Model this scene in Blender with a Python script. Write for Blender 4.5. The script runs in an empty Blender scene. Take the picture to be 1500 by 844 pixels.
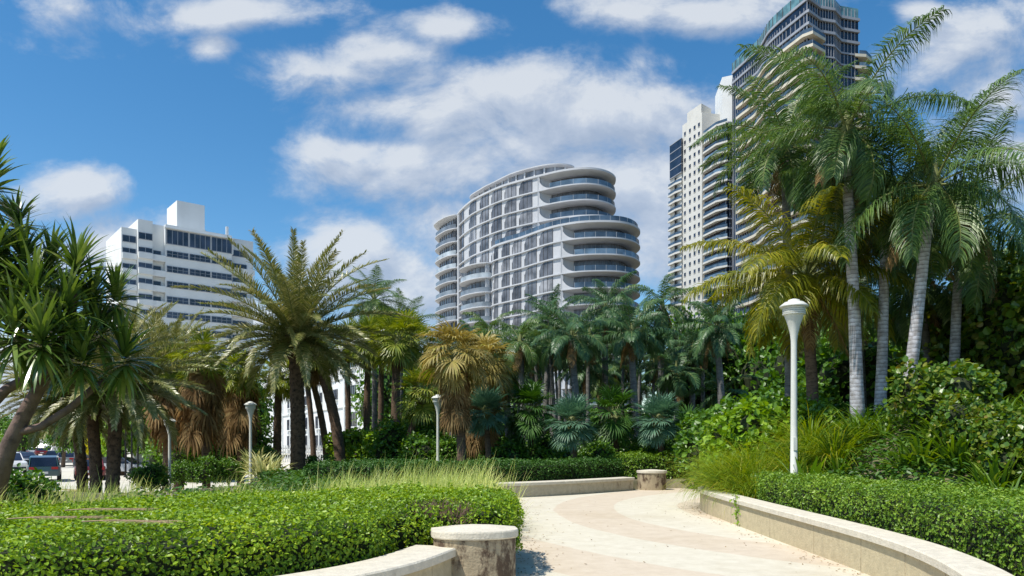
import bpy, math, random
import numpy as np
from mathutils import Vector
R = math.radians
rng = np.random.default_rng(11)
random.seed(11)
scene = bpy.context.scene
COL = scene.collection
F = 1083.0; HZ = 645.0; CAMZ = 1.65

def at(px, py, d):
    """point seen at pixel (px,py) of the photograph, d metres down the view axis"""
    return ((px - 750) / F * d, d, CAMZ + (HZ - py) / F * d)

# ------------------------------------------------------------------ materials
def new_mat(name):
    m = bpy.data.materials.new(name); m.use_nodes = True
    nt = m.node_tree; nt.nodes.clear()
    return m, nt
def N(nt, t, **kw):
    n = nt.nodes.new(t)
    for k, v in kw.items():
        if k.startswith('i_'):
            key = k[2:]
            key = int(key) if key.isdigit() else key.replace('_', ' ')
            n.inputs[key].default_value = v
        else: setattr(n, k, v)
    return n
def ramp(nt, stops, fac=None, interp='LINEAR'):
    r = nt.nodes.new('ShaderNodeValToRGB'); cr = r.color_ramp; cr.interpolation = interp
    while len(cr.elements) > 1: cr.elements.remove(cr.elements[-1])
    for i, (p, c) in enumerate(stops):
        e = cr.elements[0] if i == 0 else cr.elements.new(p)
        e.position = p; e.color = (c[0], c[1], c[2], 1)
    if fac is not None: nt.links.new(fac, r.inputs[0])
    return r
def c3(c, k=1.0): return (c[0]*k, c[1]*k, c[2]*k)

def solid(name, col, rough=.7, var=.12, scale=3.0, bump=.0, bscale=30., metal=0., spec=.4, streak=0., sc=(1,1,1)):
    """surface with noise variation, optional vertical streaks of dirt and bump"""
    m, nt = new_mat(name); L = nt.links.new
    out = N(nt, 'ShaderNodeOutputMaterial'); p = N(nt, 'ShaderNodeBsdfPrincipled')
    p.inputs['Roughness'].default_value = rough; p.inputs['Metallic'].default_value = metal
    p.inputs['Specular IOR Level'].default_value = spec
    tc = N(nt, 'ShaderNodeTexCoord'); mp = N(nt, 'ShaderNodeMapping'); mp.inputs['Scale'].default_value = sc
    L(tc.outputs['Object'], mp.inputs[0])
    nz = N(nt, 'ShaderNodeTexNoise', i_Scale=scale, i_Detail=6.0, i_Roughness=.6); L(mp.outputs[0], nz.inputs['Vector'])
    r = ramp(nt, [(.3, c3(col, 1-var*1.6)), (.5, col), (.72, c3(col, 1+var))], nz.outputs['Fac'])
    src = r.outputs[0]
    if streak > 0:
        mp2 = N(nt, 'ShaderNodeMapping'); mp2.inputs['Scale'].default_value = (1, 1, .08)
        L(tc.outputs['Object'], mp2.inputs[0])
        n2 = N(nt, 'ShaderNodeTexNoise', i_Scale=scale*1.5, i_Detail=5.0); L(mp2.outputs[0], n2.inputs['Vector'])
        r2 = ramp(nt, [(.5, (1, 1, 1)), (.75, (1-streak,)*3)], n2.outputs['Fac'])
        mx = N(nt, 'ShaderNodeMix', data_type='RGBA', blend_type='MULTIPLY'); mx.inputs[0].default_value = 1
        L(src, mx.inputs[6]); L(r2.outputs[0], mx.inputs[7]); src = mx.outputs[2]
    L(src, p.inputs['Base Color'])
    if bump > 0:
        nb = N(nt, 'ShaderNodeTexNoise', i_Scale=bscale, i_Detail=5.0); L(tc.outputs['Object'], nb.inputs['Vector'])
        b = N(nt, 'ShaderNodeBump'); b.inputs['Strength'].default_value = bump; b.inputs['Distance'].default_value = .02
        L(nb.outputs['Fac'], b.inputs['Height']); L(b.outputs[0], p.inputs['Normal'])
    L(p.outputs[0], out.inputs[0])
    return m

def leafmat(name, cols, rough=.45, trans=.3, spec=.35, clump=1.2, tint=(1, 1, 1)):
    """leaves: every leaf its own tone, plus slow drifts of tone through the plant"""
    m, nt = new_mat(name); L = nt.links.new
    out = N(nt, 'ShaderNodeOutputMaterial'); p = N(nt, 'ShaderNodeBsdfPrincipled')
    p.inputs['Roughness'].default_value = rough; p.inputs['Specular IOR Level'].default_value = spec
    g = N(nt, 'ShaderNodeNewGeometry'); tc = N(nt, 'ShaderNodeTexCoord')
    nz = N(nt, 'ShaderNodeTexNoise', i_Scale=clump, i_Detail=3.0); L(tc.outputs['Object'], nz.inputs['Vector'])
    ma = N(nt, 'ShaderNodeMath', operation='MULTIPLY_ADD'); L(nz.outputs['Fac'], ma.inputs[0]); ma.inputs[1].default_value = .9
    ma2 = N(nt, 'ShaderNodeMath', operation='MULTIPLY_ADD'); L(g.outputs['Random Per Island'], ma2.inputs[0]); ma2.inputs[1].default_value = .6; ma2.inputs[2].default_value = -.25
    L(ma2.outputs[0], ma.inputs[2])
    n = len(cols)
    r = ramp(nt, [(i/(n-1), (c[0]*1.28*tint[0], c[1]*1.30*tint[1], c[2]*.95*tint[2])) for i, c in enumerate(cols)], ma.outputs[0])
    L(r.outputs[0], p.inputs['Base Color'])
    t = N(nt, 'ShaderNodeBsdfTranslucent')
    hs = N(nt, 'ShaderNodeHueSaturation'); hs.inputs['Hue'].default_value = .485; hs.inputs['Saturation'].default_value = 1.15; hs.inputs['Value'].default_value = 1.5
    L(r.outputs[0], hs.inputs['Color']); L(hs.outputs[0], t.inputs['Color'])
    mx = N(nt, 'ShaderNodeMixShader'); mx.inputs[0].default_value = trans
    L(p.outputs[0], mx.inputs[1]); L(t.outputs[0], mx.inputs[2]); L(mx.outputs[0], out.inputs[0])
    return m

def glassmat(name, col, rough=.08, spec=.8, var=.25, sc=(.4, .4, .4)):
    m, nt = new_mat(name); L = nt.links.new
    out = N(nt, 'ShaderNodeOutputMaterial'); p = N(nt, 'ShaderNodeBsdfPrincipled')
    p.inputs['Roughness'].default_value = rough; p.inputs['Specular IOR Level'].default_value = spec
    tc = N(nt, 'ShaderNodeTexCoord'); mp = N(nt, 'ShaderNodeMapping'); mp.inputs['Scale'].default_value = sc
    L(tc.outputs['Object'], mp.inputs[0])
    nz = N(nt, 'ShaderNodeTexNoise', i_Scale=1.0, i_Detail=4.0); L(mp.outputs[0], nz.inputs['Vector'])
    r = ramp(nt, [(.35, c3(col, 1-var*2)), (.5, col), (.68, c3(col, 1+var*2))], nz.outputs['Fac'])
    oi = N(nt, 'ShaderNodeObjectInfo'); rr = ramp(nt, [(0, (.6, .6, .62)), (.6, (1, 1, 1)), (1, (1.9, 1.85, 1.75))], oi.outputs['Random'])
    mx = N(nt, 'ShaderNodeMix', data_type='RGBA', blend_type='MULTIPLY'); mx.inputs[0].default_value = 1
    L(r.outputs[0], mx.inputs[6]); L(rr.outputs[0], mx.inputs[7]); L(mx.outputs[2], p.inputs['Base Color']); L(p.outputs[0], out.inputs[0])
    return m

M = {}
M['white'] = solid('white_stucco', (.70, .71, .70), .8, .04, .25, streak=.10)
M['white_b'] = solid('white_concrete', (.50, .51, .53), .7, .05, .3, streak=.08)
M['cream'] = solid('cream_concrete', (.62, .57, .46), .8, .06, .3, streak=.12)
M['grey_b'] = solid('grey_cladding', (.30, .32, .36), .6, .1, .3)
M['cream_w'] = solid('cream_white_stucco', (.58, .57, .53), .8, .05, .3, streak=.10)
M['dglass'] = glassmat('dark_glass', (.020, .026, .045), .07, .7, .3)
M['wglass'] = glassmat('window_glass', (.135, .14, .155), .18, .5, .25)
M['bglass'] = glassmat('balustrade_glass', (.07, .11, .16), .12, .45, .2)
M['pglass'] = glassmat('pale_balustrade_glass', (.22, .25, .28), .15, .5, .15)
M['tglass'] = glassmat('teal_glass', (.10, .20, .22), .06, .9, .25)
M['mullion'] = solid('window_mullion', (.10, .10, .11), .5, .05)
M['lamp'] = solid('lamp_paint', (.66, .66, .60), .45, .05, 6, streak=.15)
M['trunk_date'] = solid('date_palm_bark', (.12, .075, .045), .95, .5, 9, bump=.8, bscale=25)
M['trunk_fan'] = solid('fan_palm_bark', (.13, .085, .055), .95, .4, 7, bump=.6, bscale=22, sc=(1, 1, 2.5))
M['bark_pan'] = solid('screw_pine_bark', (.17, .115, .095), .9, .35, 5, bump=.5, bscale=30)
M['thin_trunk'] = solid('thin_palm_bark', (.16, .155, .145), .9, .35, 5, bump=.4, bscale=20, sc=(1, 1, 4))
M['wood'] = solid('driftwood', (.36, .25, .15), .9, .3, 8)
M['gold_l'] = leafmat('tawny_fan_segment', [(.11, .085, .025), (.20, .16, .06), (.32, .255, .11), (.24, .25, .06)], .5, .3, .3, 1)
M['rachis'] = solid('frond_midrib', (.17, .19, .06), .6, .2, 3)
M['plant_core'] = solid('dark_plant_core', (.028, .038, .014), .95, .4, 8, bump=.6)  # very dark green for solid cores of hedges and shrubs, and shrub stems

def coco_trunk_mat():
    m, nt = new_mat('coconut_bark'); L = nt.links.new
    out = N(nt, 'ShaderNodeOutputMaterial'); p = N(nt, 'ShaderNodeBsdfPrincipled'); p.inputs['Roughness'].default_value = .85
    tc = N(nt, 'ShaderNodeTexCoord')
    w = N(nt, 'ShaderNodeTexWave', wave_type='BANDS', bands_direction='Z', wave_profile='SAW'); w.inputs['Scale'].default_value = 3.4
    w.inputs['Distortion'].default_value = 2.2; w.inputs['Detail'].default_value = 3; w.inputs['Detail Scale'].default_value = 2.5
    L(tc.outputs['Object'], w.inputs['Vector'])
    r = ramp(nt, [(0, (.16, .14, .13)), (.16, (.50, .48, .50)), (.75, (.68, .66, .69)), (1, (.58, .55, .57))], w.outputs['Fac'])
    nz = N(nt, 'ShaderNodeTexNoise', i_Scale=6.0, i_Detail=6.0); L(tc.outputs['Object'], nz.inputs['Vector'])
    r2 = ramp(nt, [(.38, (.45, .42, .38)), (.6, (1, 1, 1))], nz.outputs['Fac'])
    mx = N(nt, 'ShaderNodeMix', data_type='RGBA', blend_type='MULTIPLY'); mx.inputs[0].default_value = .8
    L(r.outputs[0], mx.inputs[6]); L(r2.outputs[0], mx.inputs[7]); L(mx.outputs[2], p.inputs['Base Color'])
    b = N(nt, 'ShaderNodeBump'); b.inputs['Strength'].default_value = .7; b.inputs['Distance'].default_value = .02
    L(w.outputs['Fac'], b.inputs['Height']); L(b.outputs[0], p.inputs['Normal']); L(p.outputs[0], out.inputs[0])
    return m
M['coco'] = coco_trunk_mat()

M['hedge'] = leafmat('hedge_leaf', [(.05, .095, .012), (.12, .21, .018), (.22, .33, .025), (.40, .46, .06)], .42, .28, .4, 1.5)
M['hedge_r'] = leafmat('clipped_hedge_leaf', [(.035, .08, .012), (.08, .16, .018), (.16, .26, .03), (.28, .36, .07)], .42, .25, .4, 1.8)
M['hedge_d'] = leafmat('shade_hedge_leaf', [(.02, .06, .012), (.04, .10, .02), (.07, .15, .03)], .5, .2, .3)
M['bush'] = leafmat('bush_leaf', [(.025, .065, .012), (.055, .13, .02), (.10, .20, .025), (.18, .27, .04)], .4, .28, .45, .8)
M['bush_y'] = leafmat('bright_bush_leaf', [(.06, .13, .012), (.12, .22, .02), (.20, .32, .03), (.30, .36, .06)], .4, .3, .45, .9)
M['grape'] = leafmat('sea_grape_leaf', [(.025, .06, .012), (.05, .115, .018), (.09, .16, .025), (.17, .20, .035), (.22, .12, .04)], .35, .3, .5, .8)
M['coco_l'] = leafmat('coconut_leaflet', [(.028, .060, .024), (.055, .105, .035), (.10, .17, .05), (.20, .25, .10)], .4, .25, .5, .9)
M['coco_y'] = leafmat('yellow_coconut_leaflet', [(.06, .085, .01), (.13, .15, .015), (.24, .23, .02), (.34, .28, .04)], .4, .35, .5, .9)
M['blue_l'] = leafmat('grove_palm_leaflet', [(.022, .055, .032), (.042, .095, .05), (.075, .145, .07), (.13, .20, .11)], .4, .22, .45, .9)
M['silver_l'] = leafmat('silver_fan_segment', [(.045, .10, .085), (.08, .16, .13), (.12, .21, .17)], .5, .15, .4, 1)
M['date_l'] = leafmat('date_palm_leaflet', [(.055, .08, .018), (.12, .14, .04), (.24, .23, .11), (.48, .42, .30)], .36, .2, .6, 1.1)
M['fan_l'] = leafmat('fan_palm_segment', [(.05, .085, .014), (.11, .15, .022), (.20, .23, .045), (.34, .32, .11)], .42, .28, .4, 1)
M['dead_l'] = leafmat('dead_fan_segment', [(.09, .052, .028), (.16, .098, .055), (.25, .165, .10), (.34, .26, .16)], .75, .25, .15, 1)
M['pan_l'] = leafmat('screw_pine_leaf', [(.028, .055, .015), (.065, .115, .025), (.13, .19, .05), (.28, .32, .15)], .26, .2, .9, 1.2)
M['grass'] = leafmat('sea_oat_blade', [(.14, .20, .05), (.27, .33, .12), (.44, .47, .22), (.58, .56, .34)], .6, .35, .2, .7)
M['ygrass'] = leafmat('golden_grass_blade', [(.05, .11, .015), (.11, .19, .02), (.22, .27, .03), (.36, .28, .06)], .5, .35, .3, 1)
M['flax'] = leafmat('strap_leaf', [(.03, .07, .015), (.07, .14, .02), (.13, .21, .03), (.26, .28, .08)], .4, .3, .45, 1)
M['pale_l'] = leafmat('pale_variegated_leaf', [(.22, .26, .12), (.42, .42, .25), (.55, .50, .34)], .5, .25, .3, 1)
M['yel_l'] = leafmat('yellow_leaf', [(.25, .28, .01), (.42, .38, .02), (.5, .42, .03)], .5, .4, .3, 1)
M['cover'] = leafmat('ground_cover_leaf', [(.02, .055, .012), (.045, .11, .018), (.09, .18, .028)], .45, .25, .4, .6)

def paving_mat():
    m, nt = new_mat('shell_paving'); L = nt.links.new
    out = N(nt, 'ShaderNodeOutputMaterial'); p = N(nt, 'ShaderNodeBsdfPrincipled'); p.inputs['Roughness'].default_value = .9
    tc = N(nt, 'ShaderNodeTexCoord')
    v = N(nt, 'ShaderNodeVectorMath', operation='SUBTRACT'); v.inputs[1].default_value = (11, 17, 0)
    L(tc.outputs['Object'], v.inputs[0])
    wob = N(nt, 'ShaderNodeTexNoise', i_Scale=.5, i_Detail=2.0); L(tc.outputs['Object'], wob.inputs['Vector'])
    ln = N(nt, 'ShaderNodeVectorMath', operation='LENGTH'); L(v.outputs[0], ln.inputs[0])
    ad = N(nt, 'ShaderNodeMath', operation='MULTIPLY_ADD'); L(wob.outputs['Fac'], ad.inputs[0]); ad.inputs[1].default_value = .25; L(ln.outputs['Value'], ad.inputs[2])
    dv = N(nt, 'ShaderNodeMath', operation='DIVIDE'); L(ad.outputs[0], dv.inputs[0]); dv.inputs[1].default_value = 3.0
    fr = N(nt, 'ShaderNodeMath', operation='FRACT'); L(dv.outputs[0], fr.inputs[0])
    # bands 1.35 m of rose shell between wider ones of cream shell
    rp = ramp(nt, [(0, (1, 1, 1)), (.375, (1, 1, 1)), (.385, (0, 0, 0)), (.90, (0, 0, 0)), (.91, (1, 1, 1))], fr.outputs[0])
    n1 = N(nt, 'ShaderNodeTexNoise', i_Scale=3.5, i_Detail=10.0, i_Roughness=.75); L(tc.outputs['Object'], n1.inputs['Vector'])
    n2 = N(nt, 'ShaderNodeTexVoronoi', i_Scale=55.0); L(tc.outputs['Object'], n2.inputs['Vector'])
    ca = ramp(nt, [(.3, (.55, .50, .385)), (.5, (.62, .57, .45)), (.7, (.67, .63, .515))], n1.outputs['Fac'])
    cb = ramp(nt, [(.3, (.52, .435, .325)), (.5, (.585, .495, .375)), (.7, (.635, .55, .43))], n1.outputs['Fac'])
    mx = N(nt, 'ShaderNodeMix', data_type='RGBA'); L(rp.outputs[0], mx.inputs[0]); L(ca.outputs[0], mx.inputs[6]); L(cb.outputs[0], mx.inputs[7])
    sp = ramp(nt, [(0, (.78, .74, .70)), (.25, (1, 1, 1))], n2.outputs['Distance'])
    m2 = N(nt, 'ShaderNodeMix', data_type='RGBA', blend_type='MULTIPLY'); m2.inputs[0].default_value = .6
    L(mx.outputs[2], m2.inputs[6]); L(sp.outputs[0], m2.inputs[7])
    n3 = N(nt, 'ShaderNodeTexNoise', i_Scale=.35, i_Detail=7.0, i_Roughness=.65); L(tc.outputs['Object'], n3.inputs['Vector'])
    dirt = ramp(nt, [(.5, (1, 1, 1)), (.75, (.86, .82, .75))], n3.outputs['Fac'])
    m3 = N(nt, 'ShaderNodeMix', data_type='RGBA', blend_type='MULTIPLY'); m3.inputs[0].default_value = 1
    L(m2.outputs[2], m3.inputs[6]); L(dirt.outputs[0], m3.inputs[7]); L(m3.outputs[2], p.inputs['Base Color'])
    b = N(nt, 'ShaderNodeBump'); b.inputs['Strength'].default_value = .35; b.inputs['Distance'].default_value = .004
    L(n2.outputs['Distance'], b.inputs['Height']); L(b.outputs[0], p.inputs['Normal']); L(p.outputs[0], out.inputs[0])
    return m
M['paving'] = paving_mat()

def coral_mat(name, base, dark, amount, vert=False):
    """old cast stone: pitted, with dark weather stains of their own shape"""
    m, nt = new_mat(name); L = nt.links.new
    out = N(nt, 'ShaderNodeOutputMaterial'); p = N(nt, 'ShaderNodeBsdfPrincipled'); p.inputs['Roughness'].default_value = .92
    tc = N(nt, 'ShaderNodeTexCoord')
    n1 = N(nt, 'ShaderNodeTexNoise', i_Scale=8.0, i_Detail=10.0, i_Roughness=.7); L(tc.outputs['Object'], n1.inputs['Vector'])
    r1 = ramp(nt, [(.3, c3(base, .8)), (.55, base), (.7, c3(base, 1.12))], n1.outputs['Fac'])
    mp = N(nt, 'ShaderNodeMapping'); mp.inputs['Scale'].default_value = (1, 1, .5 if vert else 1); L(tc.outputs['Object'], mp.inputs[0])
    n2 = N(nt, 'ShaderNodeTexNoise', i_Scale=4.2, i_Detail=9.0, i_Roughness=.68); L(mp.outputs[0], n2.inputs['Vector'])
    r2 = ramp(nt, [(amount, (0, 0, 0)), (amount+.09, (1, 1, 1))], n2.outputs['Fac'])
    mx = N(nt, 'ShaderNodeMix', data_type='RGBA'); L(r2.outputs[0], mx.inputs[0]); L(r1.outputs[0], mx.inputs[6]); mx.inputs[7].default_value = (*dark, 1)
    L(mx.outputs[2], p.inputs['Base Color'])
    nv = N(nt, 'ShaderNodeTexNoise', i_Scale=38.0, i_Detail=6.0); L(tc.outputs['Object'], nv.inputs['Vector'])
    b = N(nt, 'ShaderNodeBump'); b.inputs['Strength'].default_value = .7; b.inputs['Distance'].default_value = .012
    L(nv.outputs['Fac'], b.inputs['Height']); L(b.outputs[0], p.inputs['Normal']); L(p.outputs[0], out.inputs[0])
    return m
M['cap'] = coral_mat('cast_stone_cap', (.66, .60, .48), (.36, .30, .21), .63)
M['stone'] = coral_mat('stained_cast_stone', (.42, .34, .22), (.10, .065, .04), .50, True)
M['wallp'] = coral_mat('painted_garden_wall', (.52, .44, .28), (.33, .27, .17), .64, True)
M['wall_shade'] = coral_mat('shade_toned_garden_wall', (.46, .41, .31), (.26, .22, .16), .58, True)  # shade on the far wall put into its greyer base colour, with stains

def ground_mat():
    m, nt = new_mat('sandy_ground'); L = nt.links.new
    out = N(nt, 'ShaderNodeOutputMaterial'); p = N(nt, 'ShaderNodeBsdfPrincipled'); p.inputs['Roughness'].default_value = .95
    tc = N(nt, 'ShaderNodeTexCoord')
    n1 = N(nt, 'ShaderNodeTexNoise', i_Scale=.8, i_Detail=9.0, i_Roughness=.7); L(tc.outputs['Object'], n1.inputs['Vector'])
    r1 = ramp(nt, [(.35, (.05, .06, .025)), (.5, (.13, .11, .06)), (.7, (.30, .25, .17))], n1.outputs['Fac'])
    sp = N(nt, 'ShaderNodeSeparateXYZ'); L(tc.outputs['Object'], sp.inputs[0])
    a = N(nt, 'ShaderNodeMath', operation='MULTIPLY_ADD'); L(n1.outputs['Fac'], a.inputs[0]); a.inputs[1].default_value = .5; L(sp.outputs[2], a.inputs[2])
    rs = ramp(nt, [(.42, (1, 1, 1)), (.62, (0, 0, 0))], None)
    a2 = N(nt, 'ShaderNodeMath', operation='ADD'); L(a.outputs[0], a2.inputs[0]); a2.inputs[1].default_value = .55; L(a2.outputs[0], rs.inputs[0])
    r2 = ramp(nt, [(.35, (.48, .43, .34)), (.6, (.62, .57, .47))], n1.outputs['Fac'])
    mx = N(nt, 'ShaderNodeMix', data_type='RGBA'); L(rs.outputs[0], mx.inputs[0]); L(r1.outputs[0], mx.inputs[6]); L(r2.outputs[0], mx.inputs[7])
    L(mx.outputs[2], p.inputs['Base Color']); L(p.outputs[0], out.inputs[0])
    return m
M['ground'] = ground_mat()
M['lot'] = solid('sun_bleached_lot', (.60, .56, .47), .9, .12, .5, bump=.2, bscale=40)

# ------------------------------------------------------------------ objects
def tag(o, label=None, cat=None, group=None, kind=None):
    if label: o['label'] = label
    if cat: o['category'] = cat
    if group: o['group'] = group
    if kind: o['kind'] = kind
    return o
def thing(name, label, cat, loc=(0, 0, 0), group=None, rz=0.):
    o = bpy.data.objects.new(name, None); COL.objects.link(o)
    o.location = loc; o.rotation_euler = (0, 0, rz); o.empty_display_size = .3
    return tag(o, label, cat, group)
def link(name, me, parent=None, loc=(0, 0, 0), rz=0., scale=1.0):
    o = bpy.data.objects.new(name, me); COL.objects.link(o)
    o.location = loc; o.rotation_euler = (0, 0, rz)
    o.scale = (scale,)*3 if not hasattr(scale, '__len__') else scale
    if parent: o.parent = parent
    return o
def copy_tree(o, parent=None):
    c = o.copy(); COL.objects.link(c); c.parent = parent
    for ch in list(o.children): copy_tree(ch, c)
    return c

class MB:
    """collects vertices and faces (quads/polygons) and links them as one mesh"""
    def __init__(s): s.v = []; s.q = []; s.qm = []; s.n = 0; s.poly = []
    def arr(s, V, Q, m=0):
        V = np.asarray(V, float).reshape(-1, 3); Q = np.asarray(Q, int).reshape(-1, 4)
        s.v.append(V); s.q.append(Q + s.n); s.qm.append(np.full(len(Q), m)); s.n += len(V); return s
    def polys(s, V, P, m=0):
        V = np.asarray(V, float).reshape(-1, 3); s.v.append(V)
        for f in P: s.poly.append(([i + s.n for i in f], m))
        s.n += len(V); return s
    def box(s, c, d, m=0, rz=0.):
        x, y, z = [k/2 for k in d]
        V = np.array([(a*x, b*y, e*z) for e in (-1, 1) for a, b in ((-1, -1), (1, -1), (1, 1), (-1, 1))])
        ca, sa = math.cos(rz), math.sin(rz)
        V = np.stack([V[:, 0]*ca - V[:, 1]*sa, V[:, 0]*sa + V[:, 1]*ca, V[:, 2]], 1) + np.array(c)
        return s.arr(V, [(0, 3, 2, 1), (4, 5, 6, 7), (0, 1, 5, 4), (1, 2, 6, 5), (2, 3, 7, 6), (3, 0, 4, 7)], m)
    def tube(s, P, rad, n=8, m=0, cap=True, mod=None):
        P = np.asarray(P, float); k = len(P); rad = np.broadcast_to(rad, (k,))
        T = np.gradient(P, axis=0); T /= np.linalg.norm(T, axis=1)[:, None]
        up = np.array([0, 1, 0.]) if abs(T[0][1]) < .8 else np.array([1., 0, 0])
        A = np.cross(T, up); A /= np.linalg.norm(A, axis=1)[:, None]; B = np.cross(T, A)
        th = np.arange(n)/n*2*math.pi
        rr = rad[:, None]*np.ones(n)[None]
        if mod is not None: rr = rr*mod(np.arange(k)[:, None], th[None])
        V = P[:, None] + rr[..., None]*(A[:, None]*np.cos(th)[None, :, None] + B[:, None]*np.sin(th)[None, :, None])
        i, j = np.meshgrid(np.arange(k-1), np.arange(n), indexing='ij'); j2 = (j+1) % n
        Q = np.stack([i*n+j, i*n+j2, (i+1)*n+j2, (i+1)*n+j], -1).reshape(-1, 4)
        b = s.n; s.arr(V.reshape(-1, 3), Q, m)
        if cap:
            s.poly.append(([b+(n-1-x) for x in range(n)], m)); s.poly.append(([b+(k-1)*n+x for x in range(n)], m))
        return s
    def lathe(s, prof, n=24, c=(0, 0, 0), m=0):
        prof = np.asarray(prof, float); k = len(prof); th = np.arange(n)/n*2*math.pi
        V = np.stack([prof[:, :1]*np.cos(th)[None], prof[:, :1]*np.sin(th)[None], np.repeat(prof[:, 1:2], n, 1)], -1) + np.array(c)
        i, j = np.meshgrid(np.arange(k-1), np.arange(n), indexing='ij'); j2 = (j+1) % n
        Q = np.stack([i*n+j, i*n+j2, (i+1)*n+j2, (i+1)*n+j], -1).reshape(-1, 4)
        return s.arr(V.reshape(-1, 3), Q, m)
    def prism(s, pts, z0, z1, m=0, mtop=None):
        """closed outline (counter-clockwise) extruded"""
        n = len(pts)
        V = [(x, y, z0) for x, y in pts] + [(x, y, z1) for x, y in pts]
        b = s.n
        s.arr(V, [(i, (i+1) % n, n+(i+1) % n, n+i) for i in range(n)], m)
        s.poly.append(([b+n-1-i for i in range(n)], m)); s.poly.append(([b+n+i for i in range(n)], m if mtop is None else mtop))
        return s
    def mesh(s, name, mats, smooth=False):
        me = bpy.data.meshes.new(name)
        V = np.concatenate(s.v) if s.v else np.zeros((0, 3))
        Q = np.concatenate(s.q) if s.q else np.zeros((0, 4), int); QM = np.concatenate(s.qm) if s.qm else np.zeros(0, int)
        nl = len(Q)*4 + sum(len(p[0]) for p in s.poly); npz = len(Q) + len(s.poly)
        me.vertices.add(len(V)); me.vertices.foreach_set('co', V.astype(np.float32).ravel())
        me.loops.add(nl); me.polygons.add(npz)
        li = np.concatenate([Q.ravel()] + [np.array(p[0]) for p in s.poly]) if npz else np.zeros(0, int)
        tot = np.concatenate([np.full(len(Q), 4), np.array([len(p[0]) for p in s.poly], int)]).astype(np.int32)
        st = np.concatenate([[0], np.cumsum(tot)[:-1]]).astype(np.int32)
        me.loops.foreach_set('vertex_index', li.astype(np.int32))
        me.polygons.foreach_set('loop_start', st)
        me.polygons.foreach_set('material_index', np.concatenate([QM, np.array([p[1] for p in s.poly], int)]).astype(np.int32))
        for m in (mats if isinstance(mats, (list, tuple)) else [mats]): me.materials.append(M[m] if isinstance(m, str) else m)
        me.polygons.foreach_set('use_smooth', np.full(npz, bool(smooth)))
        me.update(calc_edges=True); me.validate()
        return me
    def obj(s, name, mats, parent=None, smooth=False, loc=(0, 0, 0), **k):
        return link(name, s.mesh(name, mats, smooth), parent, loc, **k)

def nrm(a): return a/np.maximum(np.linalg.norm(a, axis=-1, keepdims=True), 1e-9)
def spline(P, n, closed=False):
    P = np.asarray(P, float); k = len(P); out = []
    segs = k if closed else k-1
    for i in range(segs):
        g = lambda j: P[j % k] if closed else P[min(max(j, 0), k-1)]
        a, b, c, d = g(i-1), g(i), g(i+1), g(i+2)
        for t in np.arange(n)/n:
            out.append(.5*((2*b)+(-a+c)*t+(2*a-5*b+4*c-d)*t*t+(-a+3*b-3*c+d)*t**3))
    if not closed: out.append(P[-1])
    return np.array(out)

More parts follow.
